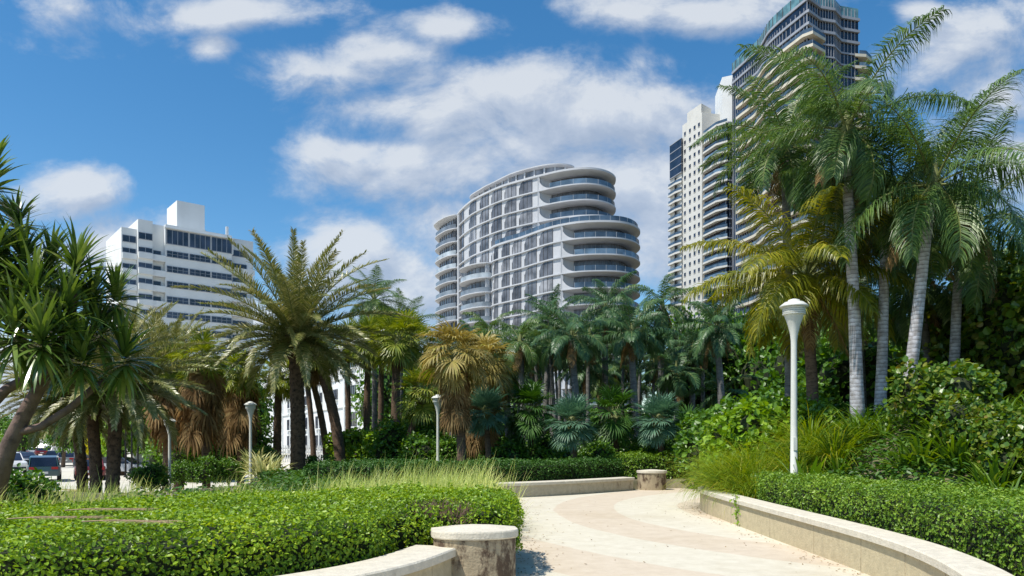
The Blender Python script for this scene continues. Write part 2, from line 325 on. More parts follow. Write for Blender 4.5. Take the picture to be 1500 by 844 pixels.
# ------------------------------------------------------------------ world, sun, camera
def build_world():
    w = bpy.data.worlds.new('World'); scene.world = w; w.use_nodes = True
    nt = w.node_tree; nt.nodes.clear(); L = nt.links.new
    out = N(nt, 'ShaderNodeOutputWorld'); bg = N(nt, 'ShaderNodeBackground'); bg.inputs[1].default_value = SKY_STR
    sky = N(nt, 'ShaderNodeTexSky', sky_type='NISHITA'); sky.sun_disc = False
    sky.sun_elevation = SUN_EL; sky.sun_rotation = SUN_ROT; sky.air_density = 1.0; sky.dust_density = .35; sky.ozone_density = 2.2; sky.altitude = 0
    tc = N(nt, 'ShaderNodeTexCoord')
    sep = N(nt, 'ShaderNodeSeparateXYZ'); L(tc.outputs['Generated'], sep.inputs[0])
    ymax = N(nt, 'ShaderNodeMath', operation='MAXIMUM'); L(sep.outputs[1], ymax.inputs[0]); ymax.inputs[1].default_value = .05
    u = N(nt, 'ShaderNodeMath', operation='DIVIDE'); L(sep.outputs[0], u.inputs[0]); L(ymax.outputs[0], u.inputs[1])
    v = N(nt, 'ShaderNodeMath', operation='DIVIDE'); L(sep.outputs[2], v.inputs[0]); L(ymax.outputs[0], v.inputs[1])
    uv = N(nt, 'ShaderNodeCombineXYZ'); L(u.outputs[0], uv.inputs[0]); L(v.outputs[0], uv.inputs[1])
    def dens(vec):
        wn = N(nt, 'ShaderNodeTexNoise', i_Scale=5.0, i_Detail=3.0); L(vec, wn.inputs['Vector'])
        sc = N(nt, 'ShaderNodeVectorMath', operation='MULTIPLY_ADD'); L(wn.outputs['Color'], sc.inputs[0]); sc.inputs[1].default_value = (.10, .07, 0); L(vec, sc.inputs[2])
        cur = None
        for (px, py, rx, ry, k) in CLOUDS:
            s = N(nt, 'ShaderNodeVectorMath', operation='SUBTRACT'); L(sc.outputs[0], s.inputs[0]); s.inputs[1].default_value = ((px-750)/F+.05, (HZ-py)/F+.035, 0)
            m = N(nt, 'ShaderNodeVectorMath', operation='MULTIPLY'); L(s.outputs[0], m.inputs[0]); m.inputs[1].default_value = (F/rx, F/ry, 0)
            l = N(nt, 'ShaderNodeVectorMath', operation='LENGTH'); L(m.outputs[0], l.inputs[0])
            a = N(nt, 'ShaderNodeMath', operation='MULTIPLY_ADD'); L(l.outputs['Value'], a.inputs[0]); a.inputs[1].default_value = -.42*k; a.inputs[2].default_value = .42*k
            if cur is None: cur = a.outputs[0]
            else:
                mm = N(nt, 'ShaderNodeMath', operation='SMOOTH_MAX'); L(cur, mm.inputs[0]); L(a.outputs[0], mm.inputs[1]); mm.inputs[2].default_value = .08; cur = mm.outputs[0]
        cl = N(nt, 'ShaderNodeMath', operation='MAXIMUM'); L(cur, cl.inputs[0]); cl.inputs[1].default_value = -.32
        st = N(nt, 'ShaderNodeMapping'); st.inputs['Scale'].default_value = (1, 1.5, 1); L(vec, st.inputs[0])
        n1 = N(nt, 'ShaderNodeTexNoise', i_Scale=6.5, i_Detail=11.0, i_Roughness=.62); L(st.outputs[0], n1.inputs['Vector'])
        n1.inputs['Distortion'].default_value = .25
        ad = N(nt, 'ShaderNodeMath', operation='MULTIPLY_ADD'); L(n1.outputs['Fac'], ad.inputs[0]); ad.inputs[1].default_value = 1.15; L(cl.outputs[0], ad.inputs[2])
        return ad.outputs[0]
    d0 = dens(uv.outputs[0])
    off = N(nt, 'ShaderNodeVectorMath', operation='ADD'); L(uv.outputs[0], off.inputs[0]); off.inputs[1].default_value = (-.018, .03, 0)
    d1 = dens(off.outputs[0])
    mask = N(nt, 'ShaderNodeMapRange', interpolation_type='SMOOTHSTEP'); L(d0, mask.inputs[0]); mask.inputs[1].default_value = .46; mask.inputs[2].default_value = .86; mask.inputs[4].default_value = .88
    df = N(nt, 'ShaderNodeMath', operation='SUBTRACT'); L(d0, df.inputs[0]); L(d1, df.inputs[1])
    sh = N(nt, 'ShaderNodeMapRange'); L(df.outputs[0], sh.inputs[0]); sh.inputs[1].default_value = -.17; sh.inputs[2].default_value = .19
    cc = ramp(nt, [(0, CLOUD_D), (.55, CLOUD_M), (1, CLOUD_L)], sh.outputs[0])
    hs = N(nt, 'ShaderNodeHueSaturation'); hs.inputs['Saturation'].default_value = SKY_SAT; hs.inputs['Value'].default_value = SKY_VAL; hs.inputs['Hue'].default_value = SKY_HUE
    L(sky.outputs[0], hs.inputs['Color'])
    mx = N(nt, 'ShaderNodeMix', data_type='RGBA'); L(mask.outputs[0], mx.inputs[0]); L(hs.outputs[0], mx.inputs[6]); L(cc.outputs[0], mx.inputs[7])
    L(mx.outputs[2], bg.inputs[0]); L(bg.outputs[0], out.inputs[0])
    w.cycles.sampling_method = 'MANUAL'; w.cycles.sample_map_resolution = 512

SKY_STR = .105
SKY_SAT, SKY_VAL, SKY_HUE = 1.32, 1.36, .495
CLOUD_D = (3.7, 4.4, 5.6); CLOUD_M = (4.9, 5.5, 6.5); CLOUD_L = (6.6, 6.95, 7.4)
SUN_EL = R(60); SUN_DIR_AZ = math.atan2(-.62, -.42)        # sun to the left and a little behind the camera
SUN_ROT = SUN_DIR_AZ % (2*math.pi)
CLOUDS = [(520, 215, 60, 30, .8), (700, 330, 150, 60, .75), (300, 60, 40, 25, .6), (1350, 20, 60, 30, .7), (820, 165, 260, 95, 1.25), (640, 160, 170, 60, 1.0), (950, 165, 110, 70, 1.0), (620, 250, 190, 55, .9), (880, 260, 210, 120, .95),
          (500, 100, 130, 45, .8), (560, 75, 90, 40, .8), (340, 12, 160, 34, 1.1), (670, 30, 80, 40, 1.0), (130, 285, 85, 48, 1.15), (100, 25, 90, 40, .75),
          (1420, 70, 130, 80, .85), (1470, 150, 90, 60, .8), (1030, 5, 200, 40, .95), (500, 390, 110, 70, 1.2), (600, 440, 120, 80, 1.15), (170, 370, 110, 60, 1.0),
          (980, 320, 120, 120, .85), (1480, 250, 110, 70, .9), (250, 500, 260, 60, .7), (40, 560, 220, 90, 1.0), (470, 215, 60, 30, .7)]
build_world()
sl = bpy.data.lights.new('sun', 'SUN'); sl.energy = 4.9; sl.angle = R(.53); sl.color = (1, .95, .86)
so = bpy.data.objects.new('sun', sl); COL.objects.link(so)
sd = Vector((math.sin(SUN_DIR_AZ)*math.cos(SUN_EL), math.cos(SUN_DIR_AZ)*math.cos(SUN_EL), math.sin(SUN_EL)))
so.rotation_euler = sd.to_track_quat('Z', 'Y').to_euler(); so.location = sd*50
cam = bpy.data.cameras.new('camera'); co = bpy.data.objects.new('camera', cam); COL.objects.link(co)
co.location = (0, 0, CAMZ); co.rotation_euler = (R(90), 0, 0); cam.sensor_width = 36; cam.lens = 36*F/1500
cam.shift_y = (HZ-422)/1500; cam.clip_end = 6000; cam.clip_start = .05
scene.camera = co
scene.view_settings.view_transform = 'Standard'; scene.view_settings.look = 'None'; scene.view_settings.gamma = 1
scene.view_settings.exposure = 0.12
# ------------------------------------------------------------------ leaf geometry
def leaves(mb, P, D, Nn, L, W, m=0, bend=.15):
    """folded oval leaves: base P, direction D, normal Nn, length L, width W"""
    D = nrm(D); S = nrm(np.cross(D, Nn)); U = np.cross(S, D)
    n = len(P); L = np.broadcast_to(L, (n,))[:, None]; W = np.broadcast_to(W, (n,))[:, None]
    b = P; t = P + D*L - U*L*bend
    m1 = P + D*L*.30; m2 = P + D*L*.72 - U*L*bend*.5
    l1 = m1 + S*W*.46 + U*W*.12; l2 = m2 + S*W*.42 + U*W*.1; r1 = m1 - S*W*.46 + U*W*.12; r2 = m2 - S*W*.42 + U*W*.1
    V = np.stack([b, l1, l2, t, r2, r1], 1).reshape(-1, 3)
    k = np.arange(n)[:, None]*6
    Q = np.concatenate([k+np.array([0, 1, 2, 3]), k+np.array([0, 3, 4, 5])], 1).reshape(-1, 4)
    return mb.arr(V, Q, m)

def rand_dirs(n):
    return nrm(rng.normal(size=(n, 3)))

def inpoly(P, x, y):
    c = np.zeros(len(x), bool); n = len(P)
    for i in range(n):
        x1, y1 = P[i]; x2, y2 = P[(i+1) % n]
        if y1 == y2: continue
        k = ((y1 > y) != (y2 > y)) & (x < (x2-x1)*(y-y1)/(y2-y1)+x1); c ^= k
    return c
def lump(x, y):
    return .5*np.sin(x*1.7+y*.9)+.35*np.sin(x*3.1-y*2.3+1)+.3*np.sin(x*5.2+y*4.1+2)+.25*np.sin(-x*7.7+y*6.9)

def hedge(mb, poly, z0, z1, dens, size, amp=.05, depth=.14, mleaf=0, mcore=1, drop=None, zbase=None):
    poly = np.asarray(poly, float)
    A = .5*np.sum(poly[:, 0]*np.roll(poly[:, 1], -1)-np.roll(poly[:, 0], -1)*poly[:, 1])
    if A < 0: poly = poly[::-1]; A = -A
    lo, hi = poly.min(0), poly.max(0); n = int(dens*(hi-lo).prod())
    x = rng.uniform(lo[0], hi[0], n); y = rng.uniform(lo[1], hi[1], n); k = inpoly(poly, x, y); x, y = x[k], y[k]
    if drop is not None:
        k = ~drop(x, y); x, y = x[k], y[k]
    h = z1 + amp*lump(x, y)
    # rounded shoulders
    dm = np.full(len(x), 9.)
    for i in range(len(poly)):
        a, b = poly[i], poly[(i+1) % len(poly)]; e = b-a; L = np.hypot(*e)
        t = np.clip(((x-a[0])*e[0]+(y-a[1])*e[1])/L**2, 0, 1)
        dm = np.minimum(dm, np.hypot(x-a[0]-t*e[0], y-a[1]-t*e[1]))
    h = h - .22*np.clip(1-dm/.25, 0, 1)**2
    z = h - rng.exponential(depth*.4, len(x)) + rng.uniform(-.01, .03, len(x))
    P = np.stack([x, y, z], 1); Nn = nrm(rand_dirs(len(x))*.75 + np.array([0, 0, 1.]))
    D = np.cross(Nn, rand_dirs(len(x)))
    s = size*rng.uniform(.5, 1.35, len(x)); leaves(mb, P, D, Nn, s, s*.62, mleaf)
    # stray shoots standing above the clipped top
    ns = max(3, int(len(x)*.004)); pick = rng.integers(0, len(x), ns)
    for i in pick:
        hh = rng.uniform(.03, .11); k2 = 7; tt = rng.uniform(.1, 1, k2)
        lean = rng.normal(0, .3, 2)
        Pq = np.stack([x[i]+lean[0]*hh*tt, y[i]+lean[1]*hh*tt, h[i]+hh*tt], 1); leaves(mb, Pq, rand_dirs(k2)+np.array([0, 0, .6]), rand_dirs(k2)+np.array([0, 0, .5]), size*rng.uniform(.6, 1.1, k2), size*.5, mleaf)
    for i in range(len(poly)):
        a, b = poly[i], poly[(i+1) % len(poly)]; L = np.hypot(*(b-a)); nn = int(dens*1.15*L*(z1-z0))
        if nn < 2: continue
        t = rng.uniform(0, 1, nn); e = (b-a)/L; no = np.array([e[1], -e[0]])
        zz = rng.uniform(z0, z1-.02, nn)
        bulge = .05*lump(t*L*1.3, zz*4) - .10*((zz-z0)/(z1-z0))**6 - .06
        off = bulge - rng.exponential(depth*.4, nn)
        P = np.concatenate([a+e*(t*L)[:, None]+no*off[:, None], zz[:, None]], 1)
        Nn = nrm(rand_dirs(nn)*.8+np.array([no[0], no[1], .35])); D = np.cross(Nn, rand_dirs(nn)); D[:, 2] -= .3
        s = size*rng.uniform(.6, 1.25, nn); leaves(mb, P, D, Nn, s, s*.62, mleaf)
    c = poly.mean(0); inner = []
    for i in range(len(poly)):
        e1 = nrm(poly[i]-poly[i-1]); e2 = nrm(poly[(i+1) % len(poly)]-poly[i]); no = nrm(np.array([e1[1]+e2[1], -e1[0]-e2[0]]))
        inner.append(tuple(poly[i]-no*.22))
    mb.prism(inner, z0-.3 if zbase is None else zbase, z1-.17, mcore)
    return mb

def bush_mesh(name, rad, nl, size, mat, lumps=14, aspect=.7, flat=.6, droop=.0, core=True):
    """irregular shrub: lumps of leaves through a volume, base at z=0"""
    mb = MB(); rx, ry, rz = rad
    C = []
    for i in range(lumps):
        a = rng.uniform(0, 6.283); q = math.sqrt(rng.uniform(.05, 1))*.62; zz = rng.uniform(.25, .78)
        k = math.sqrt(max(.2, 1-(max(zz-.35, 0)/.75)**2))
        C.append((rx*q*math.cos(a)*k, ry*q*math.sin(a)*k, rz*zz, rng.uniform(.28, .46)))
    C = np.array(C); per = nl//lumps
    for cx, cy, cz, s in C:
        d = rand_dirs(per); d[:, 2] = np.where(d[:, 2] < -.7, -d[:, 2]*.5, d[:, 2]); d = nrm(d)
        r = (1-rng.exponential(.13, per)).clip(.25, 1.15)*(1+.18*np.sin(d[:, 0]*5+cx)*np.cos(d[:, 1]*6+cy))
        P = np.array([cx, cy, cz])+d*r[:, None]*np.array([rx*s, ry*s, rz*s])
        P[:, 2] = np.maximum(P[:, 2], .02)
        Nn = nrm(d*flat+rand_dirs(per)*.7+np.array([0, 0, .35])); D = nrm(np.cross(Nn, rand_dirs(per))+d*.4+np.array([0, 0, -droop]))
        ss = size*rng.uniform(.6, 1.25, per); leaves(mb, P, D, Nn, ss, ss*aspect, 0)
    if core:
        for cx, cy, cz, s in C:
            th = np.linspace(0, math.pi, 7)
            prof = [(rx*s*.52*math.sin(t)+.001, -rz*s*.5*math.cos(t)) for t in th]
            mb.lathe(prof, 9, (cx, cy, cz), 1)
        for i in range(6):
            a = rng.uniform(0, 6.28); mb.tube([(0, 0, -.3), (.2*rx*math.cos(a), .2*ry*math.sin(a), rz*.3), (.4*rx*math.cos(a), .4*ry*math.sin(a), rz*.6)], [.05, .035, .015], 5, 1)
    return mb.mesh(name, [mat, M['plant_core']])

def frond(mb, L, e0, az, droop, nl, ll, lw, hang=.5, vee=.25, sweep=(0, 0, 0), fwd=.75, mleaf=0, mr=1, twist=0., pet=.16, jit=.12, rr=.022, wander=.1, tipk=.35, fold=1.):
    n = 14; t = np.linspace(0, 1, n); e = e0 - droop*t**1.35
    az_t = az + wander*rng.normal()*t**1.5
    st = L/(n-1); dr = np.cos(e)*st; dz = np.sin(e)*st
    sw = np.array(sweep)
    dx = np.stack([dr*np.cos(az_t), dr*np.sin(az_t), dz], 1) + sw[None]*st*.30*(t**1.2)[:, None]
    P = np.concatenate([[np.zeros(3)], np.cumsum(dx[:-1], 0)])
    T = nrm(np.gradient(P, axis=0))
    rad = rr*(1-t*.85)
    mb.tube(P, rad*np.array([1.0]), 4, mr, cap=False)
    tl = np.linspace(pet, .995, nl); tl = np.repeat(tl, 2) + rng.normal(0, .004, nl*2); tl = tl.clip(pet, 1)
    side = np.tile([1., -1.], nl)
    B = np.stack([np.interp(tl, t, P[:, i]) for i in range(3)], 1); Tt = nrm(np.stack([np.interp(tl, t, T[:, i]) for i in range(3)], 1))
    azm = az + .0*tl
    S = np.stack([-np.sin(azm), np.cos(azm), np.zeros_like(tl)], 1); S = nrm(S - Tt*np.sum(S*Tt, 1)[:, None]); U = nrm(np.cross(Tt, S)); U = np.where((U[:, 2] < 0)[:, None], -U, U)
    if twist:
        tw = twist*tl; S, U = S*np.cos(tw)[:, None]+U*np.sin(tw)[:, None], U*np.cos(tw)[:, None]-S*np.sin(tw)[:, None]
    q = (tl-pet)/(1-pet)
    prof = ll*(np.sin(math.pi*(.10+.90*q)**.75).clip(0)**.55*(1-.0*q)); prof = np.maximum(prof, ll*tipk)*rng.uniform(.85, 1.1, nl*2)
    f = fwd*(.55+.75*q)+rng.normal(0, jit*.6, nl*2)
    D0 = nrm(S*side[:, None]*fold + Tt*f[:, None] + U*(vee+rng.normal(0, jit, nl*2))[:, None] + sw[None]*.25)
    g = np.array([0, 0, -1.])
    hg = hang*rng.uniform(.7, 1.3, nl*2)[:, None]
    D1 = nrm(D0 + g*hg*.8 + sw[None]*.6); D2 = nrm(D1 + g*hg*1.3 + sw[None]*.7)
    W = nrm(Tt - D0*np.sum(Tt*D0, 1)[:, None]); l3 = prof[:, None]/3; w = lw*rng.uniform(.8, 1.15, nl*2)[:, None]/2
    p1 = B + D0*l3; p2 = p1 + D1*l3; p3 = p2 + D2*l3
    V = np.stack([B-W*w*.5, B+W*w*.5, p1-W*w, p1+W*w, p2-W*w*.75, p2+W*w*.75, p3-W*w*.08, p3+W*w*.08], 1).reshape(-1, 3)
    k = np.arange(nl*2)[:, None]*8
    Q = np.concatenate([k+np.array([0, 1, 3, 2]), k+np.array([2, 3, 5, 4]), k+np.array([4, 5, 7, 6])], 1).reshape(-1, 4)
    mb.arr(V, Q, mleaf)
    return P

def pinnate_crown(name, mat, n=22, L=3.6, emin=-35, emax=80, droop=95, nl=60, ll=.75, lw=.038, hang=.5, vee=.2, sweep=(0, 0, 0), rr=.03, dead=0, pet=.16, fwd=.7, az0=0., deadmat='dead_l', boss=True, jit=.12, tipk=.35, fold=1., nuts=0, dvar=.2, lvar=.12):
    mb = MB()
    for i in range(n):
        q = (i+.5)/n; e0 = R(emax+(emin-emax)*q**.85) + rng.normal(0, .07); az = az0+i*2.39996+rng.normal(0, .12)
        l = L*(.72+.28*math.sin(math.pi*min(1, q+.25)))*rng.uniform(1-lvar, 1+lvar*.6)
        frond(mb, l, e0, az, R(droop)*rng.uniform(1-dvar, 1+dvar)*(.75+.35*q), nl, ll, lw, hang, vee, sweep, fwd, 0, 1, twist=rng.normal(0, .25), pet=pet, rr=rr, jit=jit, tipk=tipk, fold=fold)
    for i in range(dead):
        frond(mb, L*rng.uniform(.5, .8), R(rng.uniform(-75, -40)), rng.uniform(0, 6.28), R(20), nl//2, ll*.7, lw*.8, 1.2, 0, (0, 0, 0), fwd, 2, 2, pet=pet, rr=rr)
    if boss: mb.tube([(0, 0, -.35), (0, 0, -.1), (0, 0, .2), (0, 0, .55)], [L*.045, L*.055, L*.04, L*.01], 10, 1)
    for i in range(nuts):
        a = rng.uniform(0, 6.28); th = np.linspace(0, math.pi, 6)
        mb.lathe([(.11*math.sin(t)+.001, -.13*math.cos(t)) for t in th], 8, (.24*math.cos(a), .24*math.sin(a), -.25-rng.uniform(0, .25)), 1)
    return mb.mesh(name, [mat, M['rachis'], M[deadmat]])

def fan_leaf(mb, pet, e0, az, size, nseg=26, droop=.5, mleaf=0, mr=1, spread=2.5, lw=None, fold=.35, tipd=.9):
    ca, sa = math.cos(az), math.sin(az)
    n = 5; t = np.linspace(0, 1, n); e = e0-droop*t*.6
    dx = np.stack([np.cos(e)*ca, np.cos(e)*sa, np.sin(e)], 1)*pet/(n-1)
    P = np.concatenate([[np.zeros(3)], np.cumsum(dx[:-1], 0)]); mb.tube(P, np.linspace(.022, .012, n), 4, mr, cap=False)
    c = P[-1]; T = nrm(dx[-1]-np.array([0, 0, .12*droop])*pet/(n-1)*3); S = np.array([-sa, ca, 0.]); U = nrm(np.cross(T, S)); U = U if U[2] > 0 or e0 < -1 else -U
    phi = np.linspace(-spread, spread, nseg)+rng.normal(0, .03, nseg)
    D0 = nrm(T*np.cos(phi)[:, None]+S*np.sin(phi)[:, None]+U*(fold*np.abs(np.sin(phi))+rng.normal(0, .05, nseg))[:, None])
    l = size*(.72+.28*np.cos(phi/1.4))*rng.uniform(.9, 1.08, nseg); w = (lw or size*.075)/2
    W = nrm(np.cross(D0, U)); g = np.array([0, 0, -1.])
    D1 = nrm(D0+g*droop*.45); D2 = nrm(D1+g*droop*tipd*rng.uniform(.6, 1.4, nseg)[:, None])
    a = c+D0*l[:, None]*.05; p1 = c+D0*l[:, None]*.42; p2 = p1+D1*l[:, None]*.30; p3 = p2+D2*l[:, None]*.28
    V = np.stack([a-W*w*.2, a+W*w*.2, p1-W*w, p1+W*w, p2-W*w*.8, p2+W*w*.8, p3-W*w*.08, p3+W*w*.08], 1).reshape(-1, 3)
    k = np.arange(nseg)[:, None]*8
    mb.arr(V, np.concatenate([k+np.array([0, 1, 3, 2]), k+np.array([2, 3, 5, 4]), k+np.array([4, 5, 7, 6])], 1).reshape(-1, 4), mleaf)

def fan_crown(name, mat, n=30, pet=1.0, size=.95, emin=-50, emax=82, droop=.5, nseg=26, az0=0):
    mb = MB()
    for i in range(n):
        q = (i+.5)/n; e0 = R(emax+(emin-emax)*q)+rng.normal(0, .1)
        fan_leaf(mb, pet*rng.uniform(.75, 1.1), e0, az0+i*2.39996+rng.normal(0, .2), size*rng.uniform(.8, 1.1), nseg, droop*(.6+.8*q))
    mb.tube([(0, 0, -.4), (0, 0, 0), (0, 0, .35)], [.2, .24, .08], 8, 1)
    return mb.mesh(name, [mat, M['rachis']])
def skirt_mesh(name, mat, n=34, length=1.8, pet=.5, size=.85, rad=.15):
    mb = MB()
    for i in range(n):
        z = -length*rng.uniform(0, 1)**1.1*.72; b = MB()
        fan_leaf(b, pet*rng.uniform(.7, 1.2), R(rng.uniform(-72, -28)), rng.uniform(0, 6.283), size*rng.uniform(.7, 1.1), 18, 1.1, spread=1.7, fold=.1, tipd=1.4)
        for V, Q, q in zip(b.v, b.q, b.qm):
            pass
        V = np.concatenate(b.v)+np.array([0, 0, z]); Q = np.concatenate(b.q); mb.arr(V, Q, 0)
    return mb.mesh(name, [mat])

def straps(mb, n, L, w, emin, emax, droop, base=(0, 0, 0), m=0, seg=5, up=0., sp=0., az0=None, wk=None):
    """rosette or tuft of arching strap leaves"""
    q = rng.uniform(0, 1, n); e0 = np.radians(emax+(emin-emax)*q)+rng.normal(0, .08, n)
    az = rng.uniform(0, 2*math.pi, n) if az0 is None else az0
    l = L*rng.uniform(.65, 1.1, n); dr = droop*rng.uniform(.6, 1.4, n)
    P = np.zeros((n, seg+1, 3)); P[:, 0] = np.array(base)+np.stack([np.cos(az)*sp*rng.uniform(0, 1, n), np.sin(az)*sp*rng.uniform(0, 1, n), up*(1-q)], 1)
    for k in range(seg):
        t = (k+.5)/seg; e = e0-dr*t**1.5
        P[:, k+1] = P[:, k]+np.stack([np.cos(e)*np.cos(az), np.cos(e)*np.sin(az), np.sin(e)], 1)*(l/seg)[:, None]
    S = np.stack([-np.sin(az), np.cos(az), rng.normal(0, .25, n)], 1)
    wp = np.array(wk if wk is not None else [.6, 1, 1, .85, .55, .06])
    wp = np.interp(np.linspace(0, 1, seg+1), np.linspace(0, 1, len(wp)), wp)
    A = P-S[:, None]*(wp*w/2)[None, :, None]; B = P+S[:, None]*(wp*w/2)[None, :, None]
    V = np.stack([A, B], 2).reshape(n, -1, 3)
    k = np.arange(n)[:, None]*(2*(seg+1)); Q = np.concatenate([k+np.array([2*i, 2*i+1, 2*i+3, 2*i+2]) for i in range(seg)], 1).reshape(-1, 4)
    return mb.arr(V.reshape(-1, 3), Q, m)

# ------------------------------------------------------------------ ground
def sm(a, b, x):
    t = np.clip((x-a)/(b-a), 0, 1); return t*t*(3-2*t)
NEARWALL = [(-.62, 8.0), (-.95, 7.0), (-1.45, 6.2), (-2.2, 5.5), (-3.3, 4.9), (-5.2, 4.3), (-8, 3.9)]
RIGHTWALL = [(7.6, 19.9), (5.9, 19.4), (4.85, 18.6), (4.42, 17.2), (4.36, 15.0), (4.36, 12.5), (4.38, 10.5), (4.36, 8.9), (4.22, 7.6), (3.88, 6.3), (3.35, 5.1), (2.6, 3.9), (1.7, 3.0)]
FARWALL = [(-5.5, 20.4), (-2.5, 20.5), (-.2, 21.1), (1.6, 22.2), (3.1, 23.5), (4.0, 24.35)]
def hgt(x, y):
    x = np.asarray(x, float); y = np.asarray(y, float)
    nw = np.array(NEARWALL)[::-1]; ynw = np.interp(x, nw[:, 0], nw[:, 1])
    left = (sm(.15, .45, y-ynw)*(x < -.4) * sm(-.25, -.55, x)).astype(float)
    left = left*(x < 0)
    rw = np.array(RIGHTWALL)[::-1]; xrw = np.interp(y, rw[:, 1], rw[:, 0])
    right = sm(.12, .4, x-xrw)*(y < 19.5)
    fw = np.array(FARWALL+[(5.0, 25.2), (12, 26)]); yfw = np.interp(x, fw[:, 0], fw[:, 1])
    far = sm(.12, .4, y-yfw)
    g = np.clip(left+right+far, 0, 1)
    h = -.06+.34*g
    mound = 1.75*sm(5.3, 8.6, x)*sm(9.5, 15.5, y)
    mound = np.where((y > 19) & (x < 9), mound*sm(6.5, 9, x), mound)*(1-sm(70, 110, y))
    h = h+mound
    lot = sm(20, 32, y+.6*(x+14))*sm(-8, -13, x)
    h = h*(1-lot)-1.16*lot
    h = np.where(x < -45, np.minimum(h, -1.16), h)
    h = h + sm(110, 200, np.hypot(x, y))*0
    return h
def terrain():
    def axis(lo, hi, f0, f1, fine, step):
        a = list(np.arange(f0, f1+1e-6, fine)); s = step; x = f0
        while x > lo: x -= s; s *= 1.25; a.insert(0, max(x, lo))
        s = step; x = f1
        while x < hi: x += s; s *= 1.25; a.append(min(x, hi))
        return np.array(a)
    X = axis(-3500, 3500, -14, 13, .15, .6); Y = axis(-1500, 4500, 0, 30, .2, .6)
    x, y = np.meshgrid(X, Y, indexing='ij'); z = hgt(x, y)+.02*lump(x*.8, y*.8)*(hgt(x, y) > .1)
    mb = MB(); nx, ny = x.shape; i, j = np.meshgrid(np.arange(nx-1), np.arange(ny-1), indexing='ij')
    mb.arr(np.stack([x, y, z], -1).reshape(-1, 3), np.stack([i*ny+j, (i+1)*ny+j, (i+1)*ny+j+1, i*ny+j+1], -1).reshape(-1, 4))
    tag(mb.obj('ground', 'ground', smooth=True), kind='structure')
    pv = MB(); pv.arr([(-9, -9, 0), (14, -9, 0), (14, 27, 0), (-9, 27, 0)], [(0, 1, 2, 3)]); tag(pv.obj('plaza_paving', 'paving'), kind='structure')
    lt = MB(); lt.arr([(-120, 30, -1.1), (-14, 30, -1.1), (-17, 165, -1.1), (-120, 165, -1.1)], [(0, 1, 2, 3)])
    tag(lt.obj('car_park', 'lot'), kind='structure')
    sp = MB()
    xs = np.linspace(-30, -6, 30); V = []; Q = []
terrain()

def wall_ribbon(pts, side, t, z0, z1, capw, caph, over):
    """curved garden wall: body and separate overhanging cap; side=+1 puts the thickness on the left of the path"""
    P = spline(pts, 8); T = nrm(np.gradient(P, axis=0)); S = np.stack([-T[:, 1], T[:, 0]], 1)*side
    def sweep(a, b, lo, hi, bev=0.):
        o = P+S*a; q = P+S*b; n = len(P); mb = MB()
        rows = [(o, lo), (o, hi-bev), (o+S*bev, hi), (q-S*bev, hi), (q, hi-bev), (q, lo)]
        V = np.stack([np.column_stack([r, np.full(n, z)]) for r, z in rows], 1).reshape(-1, 3)
        Q = [(i*6+k, (i+1)*6+k, (i+1)*6+(k+1) % 6, i*6+(k+1) % 6) for i in range(n-1) for k in range(6)]
        mb.arr(V, Q); mb.poly += [([0, 1, 2, 3, 4, 5], 0), ([(n-1)*6+k for k in (5, 4, 3, 2, 1, 0)], 0)]
        return mb
    return sweep(0, t, z0, z1-caph-.003), sweep(-over, t+over, z1-caph, z1, .015)

